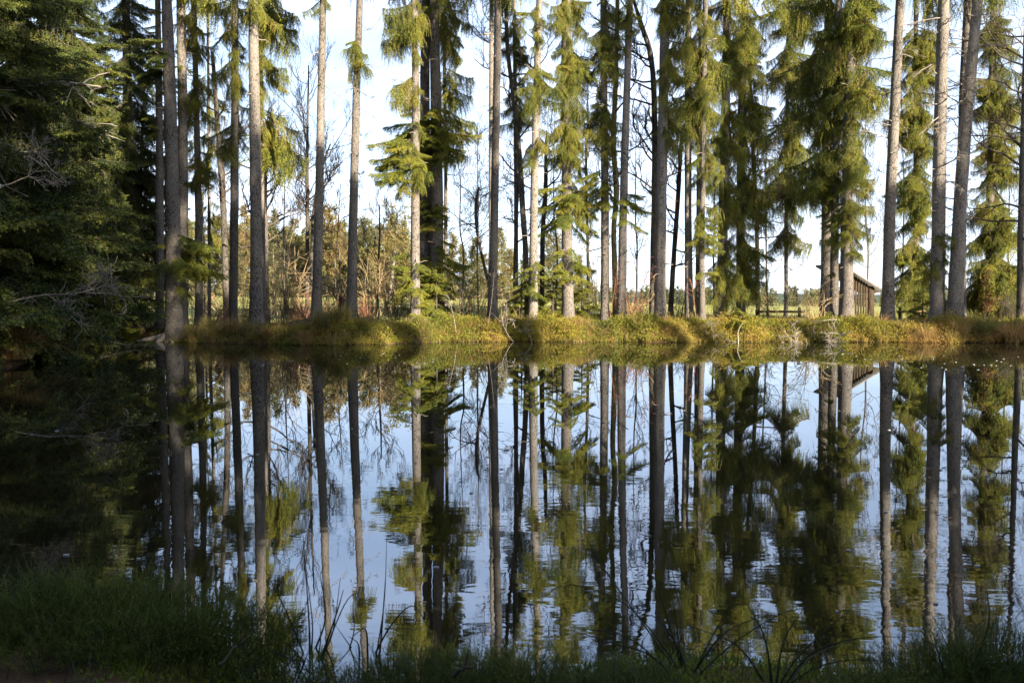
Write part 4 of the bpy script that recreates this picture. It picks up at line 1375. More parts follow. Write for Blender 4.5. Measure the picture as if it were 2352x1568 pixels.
# sapling that keeps its brown leaves
def brown_sapling():
    rng = np.random.default_rng(71)
    Y = 37.4
    a = at(2262, 735, Y)
    a[2] = gz(a[0], Y)
    root = empty("beech_sapling", a)
    tag(root, "beech sapling with rust-brown leaves right of the leaning dark trunk", "sapling")
    st, lf = MB(), MB()
    for i in range(6):
        b = at(rng.uniform(2262, 2305), rng.uniform(600, 690), Y) - a
        s = np.linspace(0, 1, 7)[:, None]
        pts = b * s + np.array([0, 0, 0.1]) * np.sin(s * 3) + rng.normal(0, 0.02, (7, 3))
        st.tube(pts, np.linspace(0.012, 0.004, 7), 3)
        n = 60
        t = rng.uniform(0.3, 1, n)
        P = np.stack([np.interp(t, s[:, 0], pts[:, k]) for k in range(3)], 1) + rng.normal(0, 0.12, (n, 3))
        lf.blades(P, rng.normal(0, 1, (n, 3)) + np.array([0, 0, -0.4]), 0.09, 0.05, rng.uniform(0.2, 0.9, n), 0, rng)
    link("stem", st.mesh("stem", M_TWIG), root)
    link("leaves", lf.mesh("leaves", M_BROWNLEAF), root)


brown_sapling()

# ------------------------------------------------------------------ slatted shed, fence, stump, log
def shed():
    Y0 = 50.0
    pl, pr = at(1958, 640, Y0), at(2014, 665, Y0)
    zg = gz(pr[0], Y0) - 0.05
    dirx = Vector((pr[0] - pl[0], 0.25, 0)).normalized()
    diry = Vector((-dirx.y, dirx.x, 0))
    base = Vector((pr[0], Y0 + 0.4, zg))
    M = Matrix(((-dirx.x, diry.x, 0, 0), (-dirx.y, diry.y, 0, 0), (0, 0, 1, 0), (0, 0, 0, 1)))
    root = empty("slatted_shed", base)
    tag(root, "small brown slatted wooden shed with sloping roof behind the thick sunlit trunk", "shed")
    # local axes: x runs from the low right corner up towards the left
    h_r = float(at(2010, 660, Y0)[2]) - zg
    h_l = float(at(1962, 634, Y0)[2]) - zg + 0.5
    Lx = 2.15
    def hh(x):
        return h_r + (h_l - h_r) * x / Lx
    def part(name, lo, hi, mat):
        mb = MB()
        mb.box(lo, hi, M=M)
        return link(name, mb.mesh(name, mat), root)
    for x, w in ((0.0, 0.36), (Lx - 0.18, 0.18)):
        part("post", (x, -0.06, 0), (x + w, 0.06, hh(x + w / 2) - 0.02), M_BOARD)
    x = 0.42
    while x < Lx - 0.25:
        mb = MB()
        w = 0.105
        v = np.array([[x, -0.011, 0], [x + w, -0.011, 0], [x, 0.011, 0], [x + w, 0.011, 0], [x, -0.011, hh(x)], [x + w, -0.011, hh(x + w)], [x, 0.011, hh(x)], [x + w, 0.011, hh(x + w)]])
        v[:, 2] += np.array([0, 0, 0, 0, -0.02, -0.02, -0.02, -0.02])
        v = v @ np.asarray(M.to_3x3()).T
        mb.add(v, [(0, 2, 3, 1), (4, 5, 7, 6), (0, 1, 5, 4), (2, 6, 7, 3), (0, 4, 6, 2), (1, 3, 7, 5)])
        link("slat", mb.mesh("slat", M_BOARD), root)
        x += 0.170
    part("rail", (0.05, 0.023, h_r * 0.62), (Lx - 0.05, 0.075, h_r * 0.62 + 0.10), M_BOARD)
    part("rail", (0.05, 0.023, 0.25), (Lx - 0.05, 0.075, 0.35), M_BOARD)
    # roof slab, sloping down to the right and overhanging
    mb = MB()
    x0, x1, y0, y1, th = -0.55, Lx + 0.25, -0.35, 2.4, 0.10
    v = np.array([[x, y, hh(x) + dz] for dz in (0.0, th) for y in (y0, y1) for x in (x0, x1)])
    v = v @ np.asarray(M.to_3x3()).T
    mb.add(v, [(0, 2, 3, 1), (4, 5, 7, 6), (0, 1, 5, 4), (2, 6, 7, 3), (0, 4, 6, 2), (1, 3, 7, 5)])
    link("roof", mb.mesh("roof", M_ROOFING), root)
    for x, w in ((0.0, 0.14), (Lx - 0.16, 0.14)):
        part("post", (x, 2.0, 0), (x + w, 2.14, hh(x + w / 2) - 0.02), M_BOARD)


shed()


def rail_fence(label, u0, u1, v, Y, posts, seed):
    a, b = at(u0, v, Y), at(u1, v, Y)
    base = np.array([(a[0] + b[0]) / 2, Y, gz((a[0] + b[0]) / 2, Y)])
    root = empty("rail_fence", base)
    tag(root, label, "fence", "low rail fences along the meadow")
    mb = MB()
    mb.tube(np.array([a, (a + b) / 2 + np.array([0, 0, 0.01]), b]) - base, 0.055, 8, cap=True)
    link("rail", mb.mesh("rail", M_RAIL, True), root)
    for u in posts:
        p = at(u, v, Y)
        mb = MB()
        zt = p[2] + 0.22
        g = gz(p[0], Y) - 0.1
        mb.tube(np.array([[p[0], Y + 0.13, g], [p[0], Y + 0.13, zt]]) - base, 0.075, 8, cap=True)
        link("post", mb.mesh("post", M_BOARD, True), root)


rail_fence("low wooden fence rail ending at a dark post right of the draped pair", 1735, 1850, 716, 41.5, [1742, 1838], 1)
rail_fence("low wooden fence rail behind the bank between the grey trunk and the lit trunk", 2060, 2150, 716, 41.5, [2070], 2)


def stump():
    Y = 40.0
    a = at(789, 722, Y)
    g = gz(a[0], Y)
    rng = np.random.default_rng(9)
    top = float(at(789, 683, Y)[2]) - g
    n, sides = 9, 16
    ang = np.linspace(0, 2 * math.pi, sides, endpoint=False)
    mb = MB()
    rows = []
    ridge = 1 + 0.12 * np.sin(ang * 5) + rng.normal(0, 0.05, sides)
    jag = rng.uniform(-0.10, 0.10, sides)
    for k in range(n):
        t = k / (n - 1)
        r = 0.25 * (1 + 0.5 * math.exp(-t * 5)) * ridge * (1 - 0.12 * t)
        z = -0.1 + (top + 0.1) * t + jag * t ** 3
        rows.append(np.stack([r * np.cos(ang), r * np.sin(ang), z], 1))
    r = 0.16 * ridge
    rows.append(np.stack([r * np.cos(ang), r * np.sin(ang), np.full(sides, top - 0.12)], 1))
    v = np.concatenate(rows)
    i = np.arange(n)[:, None] * sides
    j = np.arange(sides)[None, :]
    j2 = (j + 1) % sides
    q = np.stack([i + j, i + j2, i + sides + j2, i + sides + j], -1).reshape(-1, 4)
    mb.add(v, q)
    mb.add([[0, 0, top - 0.12]] + [list(x) for x in rows[-1]], None, [(0, 1 + k, 1 + (k + 1) % sides) for k in range(sides)])
    o = link("tree_stump", mb.mesh("tree_stump", M_STUMP, True), None, None, (a[0], Y, g))
    tag(o, "ragged reddish tree stump at the foot of the right lone trunk", "stump")


stump()


def log():
    a = at(236, 771, 37.5)
    b = at(372, 752, 38.2)
    a[2], b[2] = 0.10, 0.42
    s = np.linspace(0, 1, 12)
    rng = np.random.default_rng(4)
    pts = a + (b - a) * s[:, None] + np.stack([0 * s, 0.1 * np.sin(4 * s), 0.05 * np.sin(5 * s)], 1)
    mb = MB()
    mb.tube(pts - a, np.linspace(0.17, 0.24, 12), 12, cap=True, rough=0.05, rng=rng)
    for k in (4, 7):
        p2 = (pts[k] - a) + np.array([0.1, -0.3, 0.35]) * np.linspace(0, 1, 4)[:, None]
        mb.tube(p2, np.linspace(0.05, 0.025, 4), 6, cap=True)
    o = link("fallen_log", mb.mesh("fallen_log", bark_material("log_bark", (0.03, 0.022, 0.015), (0.10, 0.075, 0.045), (0.22, 0.18, 0.10), scale=6, moss=(MOSS, 0.4)), True), None, None, a)
    tag(o, "mossy half-sunk log lying at the water's edge below the left firs", "log")
    # gnarled root piece under the stout trunk
    mb = MB()
    c = at(372, 776, 35.0); c[2] = 0.0
    for (dx, dz, r, up) in ((-0.95, 0.10, 0.10, 0.30), (0.55, 0.04, 0.09, 0.22), (-0.2, 0.02, 0.12, 0.34)):
        ss = np.linspace(0, 1, 7)
        p2 = np.stack([dx * ss, -0.25 * ss + 0.5 * (1 - ss), up * (1 - ss) ** 1.2 + dz * ss - 0.04], 1)
        mb.tube(p2, np.linspace(r * 1.4, r * 0.5, 7), 8, cap=True, rough=0.06, rng=rng)
    o = link("root", mb.mesh("root", M_DEAD, True), None, None, c)
    tag(o, "pale gnarled root reaching into the water below the stout mossy-footed trunk", "root")


log()


def snag(label, u0, v0, Y, d, L, seed, r=0.022, z=None, split=(3, 6)):
    rng = np.random.default_rng(seed)
    a = at(u0, v0, Y)
    if z is not None:
        a[2] = z
    mb = MB()
    grow(mb, np.zeros(3), d, L, r, 0, rng, up=0.05, wander=0.16, minr=0.007, split=split)
    o = link("fallen_branch", mb.mesh("fallen_branch", M_DEAD), None, None, a)
    tag(o, label, "branch", "dead branches along the water's edge")


snag("pale forked dead branch dipping into the water below the three shed trunks", 1955, 762, 34.4, (-1, -0.1, -0.05), 2.2, 21, 0.03, split=(5, 8))
snag("pale dead branch rising above the scrub left of the three shed trunks", 1930, 735, 35.6, (-1, -0.1, 0.35), 1.9, 22, 0.02)
snag("bleached twigs bent into the water below the curved bare trunk", 1222, 784, 35.0, (-0.3, -0.1, 1), 0.9, 23, 0.016, 0.0)
snag("thin bleached twig at the water below the pale slim spruce", 1690, 782, 34.9, (-0.9, -0.1, 0.3), 1.3, 24, 0.014, 0.02)
snag("crooked bleached stick standing in the water below the draped pair", 1695, 784, 34.9, (0.05, -0.05, 1), 0.9, 25, 0.03, -0.05, (0, 1))
snag("bleached stick slanting from the bank left of the curved bare trunk", 1180, 782, 35.2, (-0.6, 0.2, 0.8), 1.5, 26, 0.018, 0.0)
snag("pale dead twigs hanging from the left edge over the sedge", -10, 700, 21.5, (1, 0, 0.1), 2.4, 27, 0.03, split=(5, 8))
snag("grey dead twigs fanning out at the left edge at mid height", -14, 430, 21.5, (1, 0.1, 0.15), 1.3, 28, 0.025, split=(5, 8))

# ------------------------------------------------------------------ plants covering the far bank
def bank_undergrowth():
    rng = np.random.default_rng(31)
    mb = MB()
    N = 30000
    x = rng.uniform(-15.5, 24.5, N)
    d = rng.beta(1.1, 1.9, N) * 5.0 - 0.02
    y = y_far(x) + d
    keep = (rng.random(N) < np.clip(0.25 + smooth(-11.5, -5, x), 0, 1)) & ~((np.abs(x + 8.3) < 1.9) & (np.abs(y - 36.4) < 1.1) & (rng.random(N) < 0.85))
    keep &= rng.random(N) < np.where(d > 2.6, 0.45, 1.0)
    x, y, d = x[keep], y[keep], d[keep]
    z = ground_z(x, y)
    n = len(x)
    clump = np.clip(0.5 + 0.5 * vnoise(x * 1.5, y * 1.9, 3) + 0.25 * vnoise(x * 4.1, y * 3.7, 9), 0, 1.3)
    h = (0.08 + 0.46 * clump ** 1.8 * (0.4 + 0.6 * smooth(-9, -2, x))) * rng.uniform(0.6, 1.15, n) * np.where(d < 0.5, 0.75, 1) * np.where(d > 2.2, 0.75, 1)
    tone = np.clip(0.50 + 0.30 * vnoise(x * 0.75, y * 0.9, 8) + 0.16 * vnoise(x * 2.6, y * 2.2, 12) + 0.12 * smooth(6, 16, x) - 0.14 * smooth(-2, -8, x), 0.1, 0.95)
    # stems
    lean = rng.normal(0, 0.11, (n, 2)) + np.stack([np.zeros(n), np.where(d < 0.7, -0.14, 0)], 1)
    P = np.stack([x, y, z - 0.02], 1)
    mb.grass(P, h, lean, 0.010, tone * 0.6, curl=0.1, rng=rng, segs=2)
    for k in range(11):
        t = rng.uniform(0.25, 1.05, n)
        Q = P + np.stack([lean[:, 0] * t ** 1.6, lean[:, 1] * t ** 1.6, h * t], 1) + rng.normal(0, 0.045, (n, 3))
        D = rng.normal(0, 0.8, (n, 3)) + np.array([0, -0.1, 0.55])
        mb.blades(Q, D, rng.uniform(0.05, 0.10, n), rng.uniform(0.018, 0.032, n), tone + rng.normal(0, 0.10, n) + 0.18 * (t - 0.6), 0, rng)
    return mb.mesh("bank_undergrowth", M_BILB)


tag(link("bank_undergrowth", bank_undergrowth()), "olive and rusty bilberry scrub covering the far bank", "undergrowth", kind="stuff")


def bank_straw():
    rng = np.random.default_rng(32)
    mb = MB()
    N = 15000
    x = rng.uniform(-15.5, 24.5, N)
    d = rng.uniform(-0.10, 1.1, N)
    keep = vnoise(x * 1.3, x * 0 + 2.0, 6) + rng.normal(0, 0.4, N) > -0.1
    x, d = x[keep], d[keep]
    y = y_far(x) + d
    n = len(x)
    P = np.stack([x, y, np.maximum(ground_z(x, y), -0.05)], 1)
    tone = np.clip(0.62 + 0.22 * vnoise(x * 1.1, y, 5) + rng.normal(0, 0.12, n), 0.1, 1)
    mb.grass(P, rng.uniform(0.2, 0.6, n), rng.normal(0, 0.16, (n, 2)) + np.array([0, -0.16]), 0.013, tone, curl=rng.uniform(0.2, 1.0, n), rng=rng)
    # shaggy tufts hanging over the edge
    for k in range(330):
        cx = rng.uniform(-13.5, 24.5)
        cd = rng.uniform(-0.05, 1.6) if rng.random() < 0.7 else rng.uniform(1.2, 2.8)
        cy = y_far(cx) + cd
        cz = max(0.0, gz(cx, cy))
        m = int(rng.integers(35, 90))
        az = rng.uniform(0, 6.283, m)
        sc = rng.uniform(0.55, 1.7) if rng.random() < 0.4 else rng.uniform(0.4, 1.0)
        P = np.stack([cx + 0.07 * np.cos(az) * sc, cy + 0.07 * np.sin(az) * sc, np.full(m, cz - 0.03)], 1)
        out = 0.34 * sc * rng.uniform(0.1, 1.1, m)
        lean = np.stack([out * np.cos(az), out * np.sin(az) - 0.08 * sc], 1)
        tone = np.clip(rng.uniform(0.32, 0.85) + rng.normal(0, 0.10, m), 0, 1)
        mb.grass(P, rng.uniform(0.3, 0.75, m) * sc, lean, 0.016, tone, curl=rng.uniform(0.2, 1.05, m), rng=rng, segs=4)
    # floor plants behind and the near meadow fringe
    N = 26000
    x = rng.uniform(-22, 26, N)
    y = rng.uniform(38, 60, N)
    P = np.stack([x, y, ground_z(x, y)], 1)
    mb.grass(P, rng.uniform(0.08, 0.28, N) * np.where(y > 46, 0.8, 1.1), rng.normal(0, 0.08, (N, 2)), 0.016, np.clip(rng.normal(0.40, 0.12, N) + 0.1 * vnoise(x * .5, y * .5, 2), 0, 1), curl=0.4, rng=rng, segs=2)
    return mb.mesh("bank_grass", M_STRAW)


tag(link("bank_grass", bank_straw()), "dry straw grass fringing the far bank and the ground behind it", "grass", kind="stuff")


def meadow_grass():
    rng = np.random.default_rng(33)
    mb = MB()
    N = 60000
    y = 45 + 75 * rng.random(N) ** 1.4
    x = rng.uniform(-0.64, 0.70, N) * y
    P = np.stack([x, y, ground_z(x, y) - 0.01], 1)
    mb.grass(P, rng.uniform(0.10, 0.22, N), rng.normal(0, 0.06, (N, 2)), 0.03 + 0.0006 * y, np.clip(rng.normal(0.5, 0.13, N), 0, 1), curl=0.3, rng=rng, segs=2)
    return mb.mesh("meadow_grass", M_MEADOWGRASS)


tag(link("meadow_grass", meadow_grass()), "short yellow-green grass of the meadow behind the trees", "grass", kind="stuff")


def tussock(seed, n=520, H=0.75, R=0.5, tone=0.6, fall=1.0, wd=0.012):
    rng = np.random.default_rng(seed)
    mb = MB()
    az = rng.uniform(0, 6.283, n)
    r0 = 0.16 * np.sqrt(rng.random(n))
    P = np.stack([r0 * np.cos(az), r0 * np.sin(az), np.full(n, -0.05)], 1)
    out = R * rng.uniform(0.15, 1.1, n)
    a2 = az + rng.normal(0, 0.35, n)
    lean = np.stack([out * np.cos(a2), out * np.sin(a2)], 1)
    mb.grass(P, H * rng.uniform(0.6, 1.1, n), lean, wd, np.clip(rng.normal(tone, 0.14, n), 0, 1), curl=np.clip(out / R * rng.uniform(0.5, 1.2, n) * fall, 0, 1.25), rng=rng, segs=6)
    return mb.mesh("tussock", M_STRAW)


TUS = [tussock(701, 560, 0.8, 0.62, 0.62), tussock(702, 520, 0.7, 0.6, 0.72), tussock(703, 560, 0.9, 0.55, 0.38, 0.8), tussock(704, 600, 0.75, 0.8, 0.80, 1.1)]


def place_tus(label, k, u, v, Y, s, rz=0.0, dz=0.0):
    p = at(u, v, Y)
    o = link("sedge_tussock", TUS[k])
    o.location = (p[0], Y, max(0.0, gz(p[0], Y)) + dz)
    o.scale = (s, s, s)
    o.rotation_euler = (0, 0, rz)
    tag(o, label, "sedge tussock", "sedge tussocks along the shore")


place_tus("big dim straw tussock hanging into the water at the left edge", 1, 40, 840, 22.0, 2.1, 0.2, 0.25)
place_tus("tall dim tussock behind the one at the left edge", 0, -12, 800, 23.5, 2.2, 1.2, 0.2)
place_tus("golden tussock drooping under the shaded left firs", 3, 205, 780, 32.5, 1.5, 2.2, 0.15)
place_tus("straw-gold tussock with green tips right of the pale root", 0, 443, 760, 34.6, 1.35, 0.7, 0.05)
place_tus("rusty tussock below the brown sunlit trunk", 3, 530, 755, 34.8, 1.25, 3.0, 0.05)
place_tus("thin upright green tussock below the needle-draped trunk", 2, 478, 740, 35.6, 0.95, 1.0, 0.1)
place_tus("rust-brown tussock below the tall straight grey trunk", 3, 612, 770, 34.0, 1.0, 0.1)
place_tus("green-gold tussock sweeping left before the left lone trunk", 2, 745, 760, 33.4, 1.55, 4.0, 0.05)
place_tus("yellow-green tussock before the right lone trunk", 2, 785, 762, 33.6, 1.35, 2.5, 0.08)
place_tus("rusty tussock at the waterline between the lone trunks", 3, 700, 780, 32.9, 1.0, 2.9)
place_tus("flattened golden tussock at the waterline below the broad dark trunk", 3, 1540, 780, 35.3, 1.0, 0.2, -0.1)
place_tus("straw tussock at the waterline below the needle-hung trunks", 0, 1835, 778, 35.4, 0.7, 0.5)
place_tus("straw tussock leaning over the water below the brightly lit trunk", 1, 2130, 768, 34.9, 1.2, 1.9, 0.05)
place_tus("brown tussock below the dark leaning trunk", 0, 2205, 760, 34.8, 1.3, 3.3, 0.08)
place_tus("greenish tussock below the full green spruce", 2, 2262, 758, 34.7, 1.25, 5.0, 0.08)
place_tus("large rusty tussock mound at the right edge", 3, 2325, 756, 34.3, 1.7, 0.9, 0.1)
place_tus("brown tussock at the waterline cut by the right edge", 1, 2362, 770, 33.9, 1.3, 2.0)

# floating flecks on the water
def flecks():
    rng = np.random.default_rng(41)
    mb = MB()
    pts = []
    for k in range(260):
        u = rng.uniform(0, 2352)
        v = rng.choice([rng.uniform(812, 850), rng.uniform(850, 1060), rng.uniform(1060, 1420)], p=[0.72, 0.20, 0.08])
        Y = CAMZ * F / (v - HORIZON)
        if (v < 850 and not (560 < u < 1300 or u > 1900)) or (v > 850 and u < 520 and rng.random() < 0.7):
            continue
        pts.append(((u - W0 / 2) / F * Y, Y))
    for (x, y) in pts:
        r = rng.uniform(0.005, 0.013) * (0.8 + y / 26)
        n = 6
        a = np.arange(n) / n * 6.283 + rng.random()
        rr = r * rng.uniform(0.6, 1.2, n)
        top = np.stack([x + rr * np.cos(a) * 1.7, y + rr * np.sin(a), np.full(n, 0.007)], 1)
        bot = top.copy(); bot[:, 2] = 0.001
        mb.add(np.vstack([top, bot]), [(k, n + k, n + (k + 1) % n, (k + 1) % n) for k in range(n)], [(0, k, k + 1) for k in range(1, n - 1)])
    return mb.mesh("foam_flecks", M_FOAM)


tag(link("foam_flecks", flecks()), "pale foam flecks drifting on the pond", "foam", kind="stuff")

# ------------------------------------------------------------------ near bank in the shade
def broom_bush(seed, n=420, H=0.6, R=0.55):
    rng = np.random.default_rng(seed)
    mb = MB()
    for i in range(n):
        az = rng.uniform(0, 6.283)
        r0 = R * math.sqrt(rng.random())
        o = np.array([r0 * math.cos(az), r0 * math.sin(az), -0.03])
        h = H * rng.uniform(0.45, 1.0) * (1 - 0.35 * (r0 / R) ** 2)
        d = np.array([math.cos(az) * 0.35 * r0 / R + rng.normal(0, 0.16), math.sin(az) * 0.35 * r0 / R + rng.normal(0, 0.16), 1])
        s = np.linspace(0, 1, 4)
        pts = o + d * (h * s)[:, None] + rng.normal(0, 0.012, (4, 3)) * s[:, None]
        tn = rng.uniform(0.25, 0.7)
        mb.tube(pts, np.linspace(0.0032, 0.0016, 4), 3, tn)
        for j in range(int(rng.integers(3, 6))):
            t = rng.uniform(0.3, 0.9)
            q = np.array([np.interp(t, s, pts[:, k]) for k in range(3)])
            d2 = d * 0.9 + rng.normal(0, 0.45, 3)
            l2 = h * rng.uniform(0.15, 0.38)
            p2 = q + d2 * np.linspace(0, l2, 3)[:, None]
            mb.tube(p2, np.linspace(0.002, 0.0012, 3), 3, tn + 0.1)
            m = 5
            tt = rng.uniform(0.1, 1, m)
            Q = q + d2 * (l2 * tt)[:, None]
            mb.blades(Q, rng.normal(0, 0.7, (m, 3)) + d2 * 0.7, rng.uniform(0.010, 0.02, m), rng.uniform(0.004, 0.008, m), tn + 0.12 + rng.normal(0, 0.08, m), 0, rng)
    return mb.mesh("bilberry_bush", M_NEARB)


BUSH = [broom_bush(801), broom_bush(802, 380, 0.5, 0.6), broom_bush(803, 460, 0.7, 0.5)]


def place_bush(label, k, u, v, s, rz=0.0, sz=1.0):
    """v: pixel row of the foot of the bush on the near bank"""
    Y = (CAMZ - 0.12) * F / (v - HORIZON)
    x = (u - W0 / 2) / F * Y
    o = link("bilberry_bush", BUSH[k])
    o.location = (x, Y, max(0.0, gz(x, Y)))
    o.scale = (s, s, s * sz * 0.85)
    o.rotation_euler = (0, 0, rz)
    tag(o, label, "bush", "bilberry bushes on the near bank")


place_bush("green-tipped bilberry bush in the lower left corner, tallest of the near bushes", 2, 40, 1440, 0.68, 0.1, 0.72)
place_bush("green bilberry bush with upright shoots right of the corner bush", 0, 190, 1445, 0.68, 1.2, 0.80)
place_bush("dark bilberry bush below the reflection of the stout trunk", 1, 340, 1440, 0.68, 2.2, 0.85)
place_bush("dark bilberry bush at the right end of the lower left thicket", 0, 480, 1455, 0.61, 3.0, 0.80)
place_bush("low dark bilberry bush in front of the lower left thicket", 1, 110, 1500, 0.50, 4.0, 0.7)
place_bush("low dark bilberry bush in the middle of the lower left thicket", 2, 300, 1505, 0.50, 5.0, 0.6)
place_bush("small dark bush in the gap below the reflected sky", 1, 615, 1520, 0.43, 0.5, 0.6)
place_bush("low dark bush under the rush stems", 0, 740, 1560, 0.40, 0.8, 0.45)
place_bush("dark heaped bush right of the rush stems", 2, 915, 1545, 0.45, 1.8, 0.62)
place_bush("dark heaped bush below the reflected double trunk", 1, 1020, 1540, 0.50, 2.8, 0.70)
place_bush("dark bush below the reflected flaky mid trunk", 0, 1160, 1535, 0.48, 3.6, 0.66)
place_bush("dark bush below the reflected brightest trunk", 1, 1290, 1560, 0.43, 4.4, 0.55)
place_bush("low dark bush under the arching rushes", 2, 1440, 1580, 0.40, 5.2, 0.45)
place_bush("low dark bush left of the right-hand corner thicket", 0, 2050, 1580, 0.43, 1.1, 0.5)
place_bush("dark bush at the left of the lower right corner thicket", 1, 2200, 1540, 0.50, 2.1, 0.7)
place_bush("tall dark bush in the lower right corner", 2, 2310, 1530, 0.55, 3.1, 0.85)


def rush(label, stems, seed, base_w=0.006):
    """each stem: list of pixels (u, v) from foot to tip with its depth"""
    rng = np.random.default_rng(seed)
    Y0 = stems[0][0]
    c = at(stems[0][1][0][0], stems[0][1][0][1], Y0)
    c[2] = max(0.0, gz(c[0], Y0))
    root = empty("rush_clump", c)
    tag(root, label, "rush", "rushes on the near bank")
    for (Y, pix) in stems:
        pts = np.array([at(u, v, Y) for u, v in pix])
        pts[0][2] = max(0.0, gz(pts[0][0], Y)) - 0.02
        sp = spline(pts, 12) if len(pts) > 2 else np.linspace(pts[0], pts[1], 6)
        sp[:, 1] += np.linspace(0, rng.normal(0, 0.15), len(sp))
        mb = MB()
        w = base_w * rng.uniform(0.6, 1.0)
        mb.tube(sp - c, np.linspace(w, w * 0.25, len(sp)), 4, rng.uniform(0.2, 0.6))
        link("stem", mb.mesh("stem", M_RUSH, True), root)


rush("upright dark rush stems before the reflected left lone trunk", [
    (3.9, [(712, 1510), (706, 1420), (690, 1235)]), (3.9, [(716, 1512), (728, 1400), (720, 1240)]), (3.85, [(700, 1510), (660, 1390), (618, 1290)]),
    (3.9, [(722, 1512), (745, 1420), (730, 1320)]), (3.8, [(735, 1512), (778, 1400), (800, 1335)]), (3.8, [(738, 1512), (790, 1390), (830, 1370)]),
    (3.85, [(690, 1510), (640, 1440), (612, 1370)]), (3.9, [(745, 1512), (768, 1440), (786, 1320)]), (3.8, [(708, 1512), (696, 1470), (668, 1400)]), (3.8, [(730, 1514), (740, 1460), (742, 1420)])], 1)
rush("thin dark rush stems left of the heaped bush", [
    (3.9, [(800, 1515), (812, 1450), (808, 1400)]), (3.9, [(826, 1515), (838, 1440), (836, 1390)]), (3.8, [(862, 1510), (884, 1380), (892, 1230)]),
    (3.85, [(858, 1512), (900, 1430), (950, 1380), (985, 1420)]), (3.8, [(845, 1512), (842, 1440), (816, 1450)]), (3.8, [(870, 1512), (878, 1440), (886, 1330)]), (3.9, [(815, 1515), (800, 1480), (770, 1440)])], 2)
rush("long arching rush stems crossing the reflected right-hand trunks", [
    (3.6, [(1560, 1565), (1470, 1430), (1380, 1310), (1345, 1240)]), (3.6, [(1565, 1565), (1500, 1450), (1420, 1370), (1300, 1330), (1230, 1370)]),
    (3.6, [(1570, 1565), (1530, 1420), (1490, 1300), (1475, 1235)]), (3.6, [(1575, 1566), (1590, 1460), (1580, 1330)]), (3.5, [(1580, 1566), (1660, 1450), (1760, 1400)]),
    (3.5, [(1585, 1566), (1640, 1440), (1700, 1330)]), (3.5, [(1555, 1566), (1450, 1480), (1320, 1470)]), (3.5, [(1590, 1568), (1700, 1490), (1820, 1440), (1900, 1440)]),
    (3.5, [(1560, 1568), (1490, 1500), (1400, 1470), (1310, 1440)]), (3.6, [(1568, 1566), (1548, 1400), (1530, 1350)]), (3.6, [(1575, 1566), (1555, 1480), (1500, 1400), (1440, 1390)])], 3)
rush("dark rush stems fanning out below the reflected shed trunks", [
    (3.4, [(1790, 1575), (1860, 1490), (1960, 1450), (2060, 1440)]), (3.4, [(1780, 1575), (1810, 1480), (1870, 1410)]), (3.4, [(1785, 1575), (1880, 1520), (2000, 1500), (2100, 1530)]),
    (3.4, [(1775, 1575), (1760, 1470), (1720, 1390)]), (3.4, [(1770, 1575), (1700, 1490), (1600, 1450)]), (3.4, [(1795, 1578), (1900, 1545), (2050, 1540)]), (3.4, [(1782, 1575), (1830, 1500), (1950, 1380)])], 4)
rush("dark rush stems standing over the lower right corner bush", [
    (3.5, [(2210, 1560), (2250, 1430), (2230, 1330)]), (3.5, [(2240, 1560), (2290, 1440), (2340, 1380)]), (3.4, [(2180, 1570), (2140, 1480), (2090, 1450)]), (3.4, [(2230, 1565), (2300, 1500), (2380, 1470)])], 5)



def moss_carpet():
    rng = np.random.default_rng(51)
    mb = MB()
    N = 60000
    y = rng.uniform(2.4, 4.6, N)
    x = rng.uniform(-0.75, 0.75, N) * (y + 0.6)
    d = y_near(x) - y
    pat = vnoise(x * 3.1, y * 3.6, 7) + rng.normal(0, 0.18, N)
    keep = (d > -0.02) & (pat > -0.15)
    x, y, pat = x[keep], y[keep], pat[keep]
    n = len(x)
    P = np.stack([x, y, ground_z(x, y) - 0.004], 1)
    mb.blades(P, rng.normal(0, 0.5, (n, 3)) + np.array([0, 0, 0.9]), rng.uniform(0.015, 0.045, n), rng.uniform(0.006, 0.012, n), np.clip(0.4 + 0.4 * pat + rng.normal(0, 0.1, n), 0, 1), 0, rng)
    return mb.mesh("moss", M_MOSSM)


tag(link("moss", moss_carpet()), "green moss cushions on the dark near bank", "moss", kind="stuff")


def near_litter():
    rng = np.random.default_rng(52)
    mb = MB()
    N = 2600
    y = rng.uniform(2.4, 4.6, N)
    x = rng.uniform(-0.75, 0.75, N) * (y + 0.6)
    keep = (y_near(x) - y > -0.15)
    x, y = x[keep], y[keep]
    n = len(x)
    P = np.stack([x, y, np.maximum(ground_z(x, y), 0.0) + 0.003], 1)
    mb.grass(P, rng.uniform(0.06, 0.30, n), rng.normal(0, 0.12, (n, 2)), 0.004, np.clip(rng.normal(0.45, 0.2, n), 0, 1), curl=rng.uniform(0.2, 1.0, n), rng=rng, segs=4)
    return mb.mesh("near_grass", M_RUSH)


tag(link("near_grass", near_litter()), "dark thin grass along the near bank", "grass", kind="stuff")


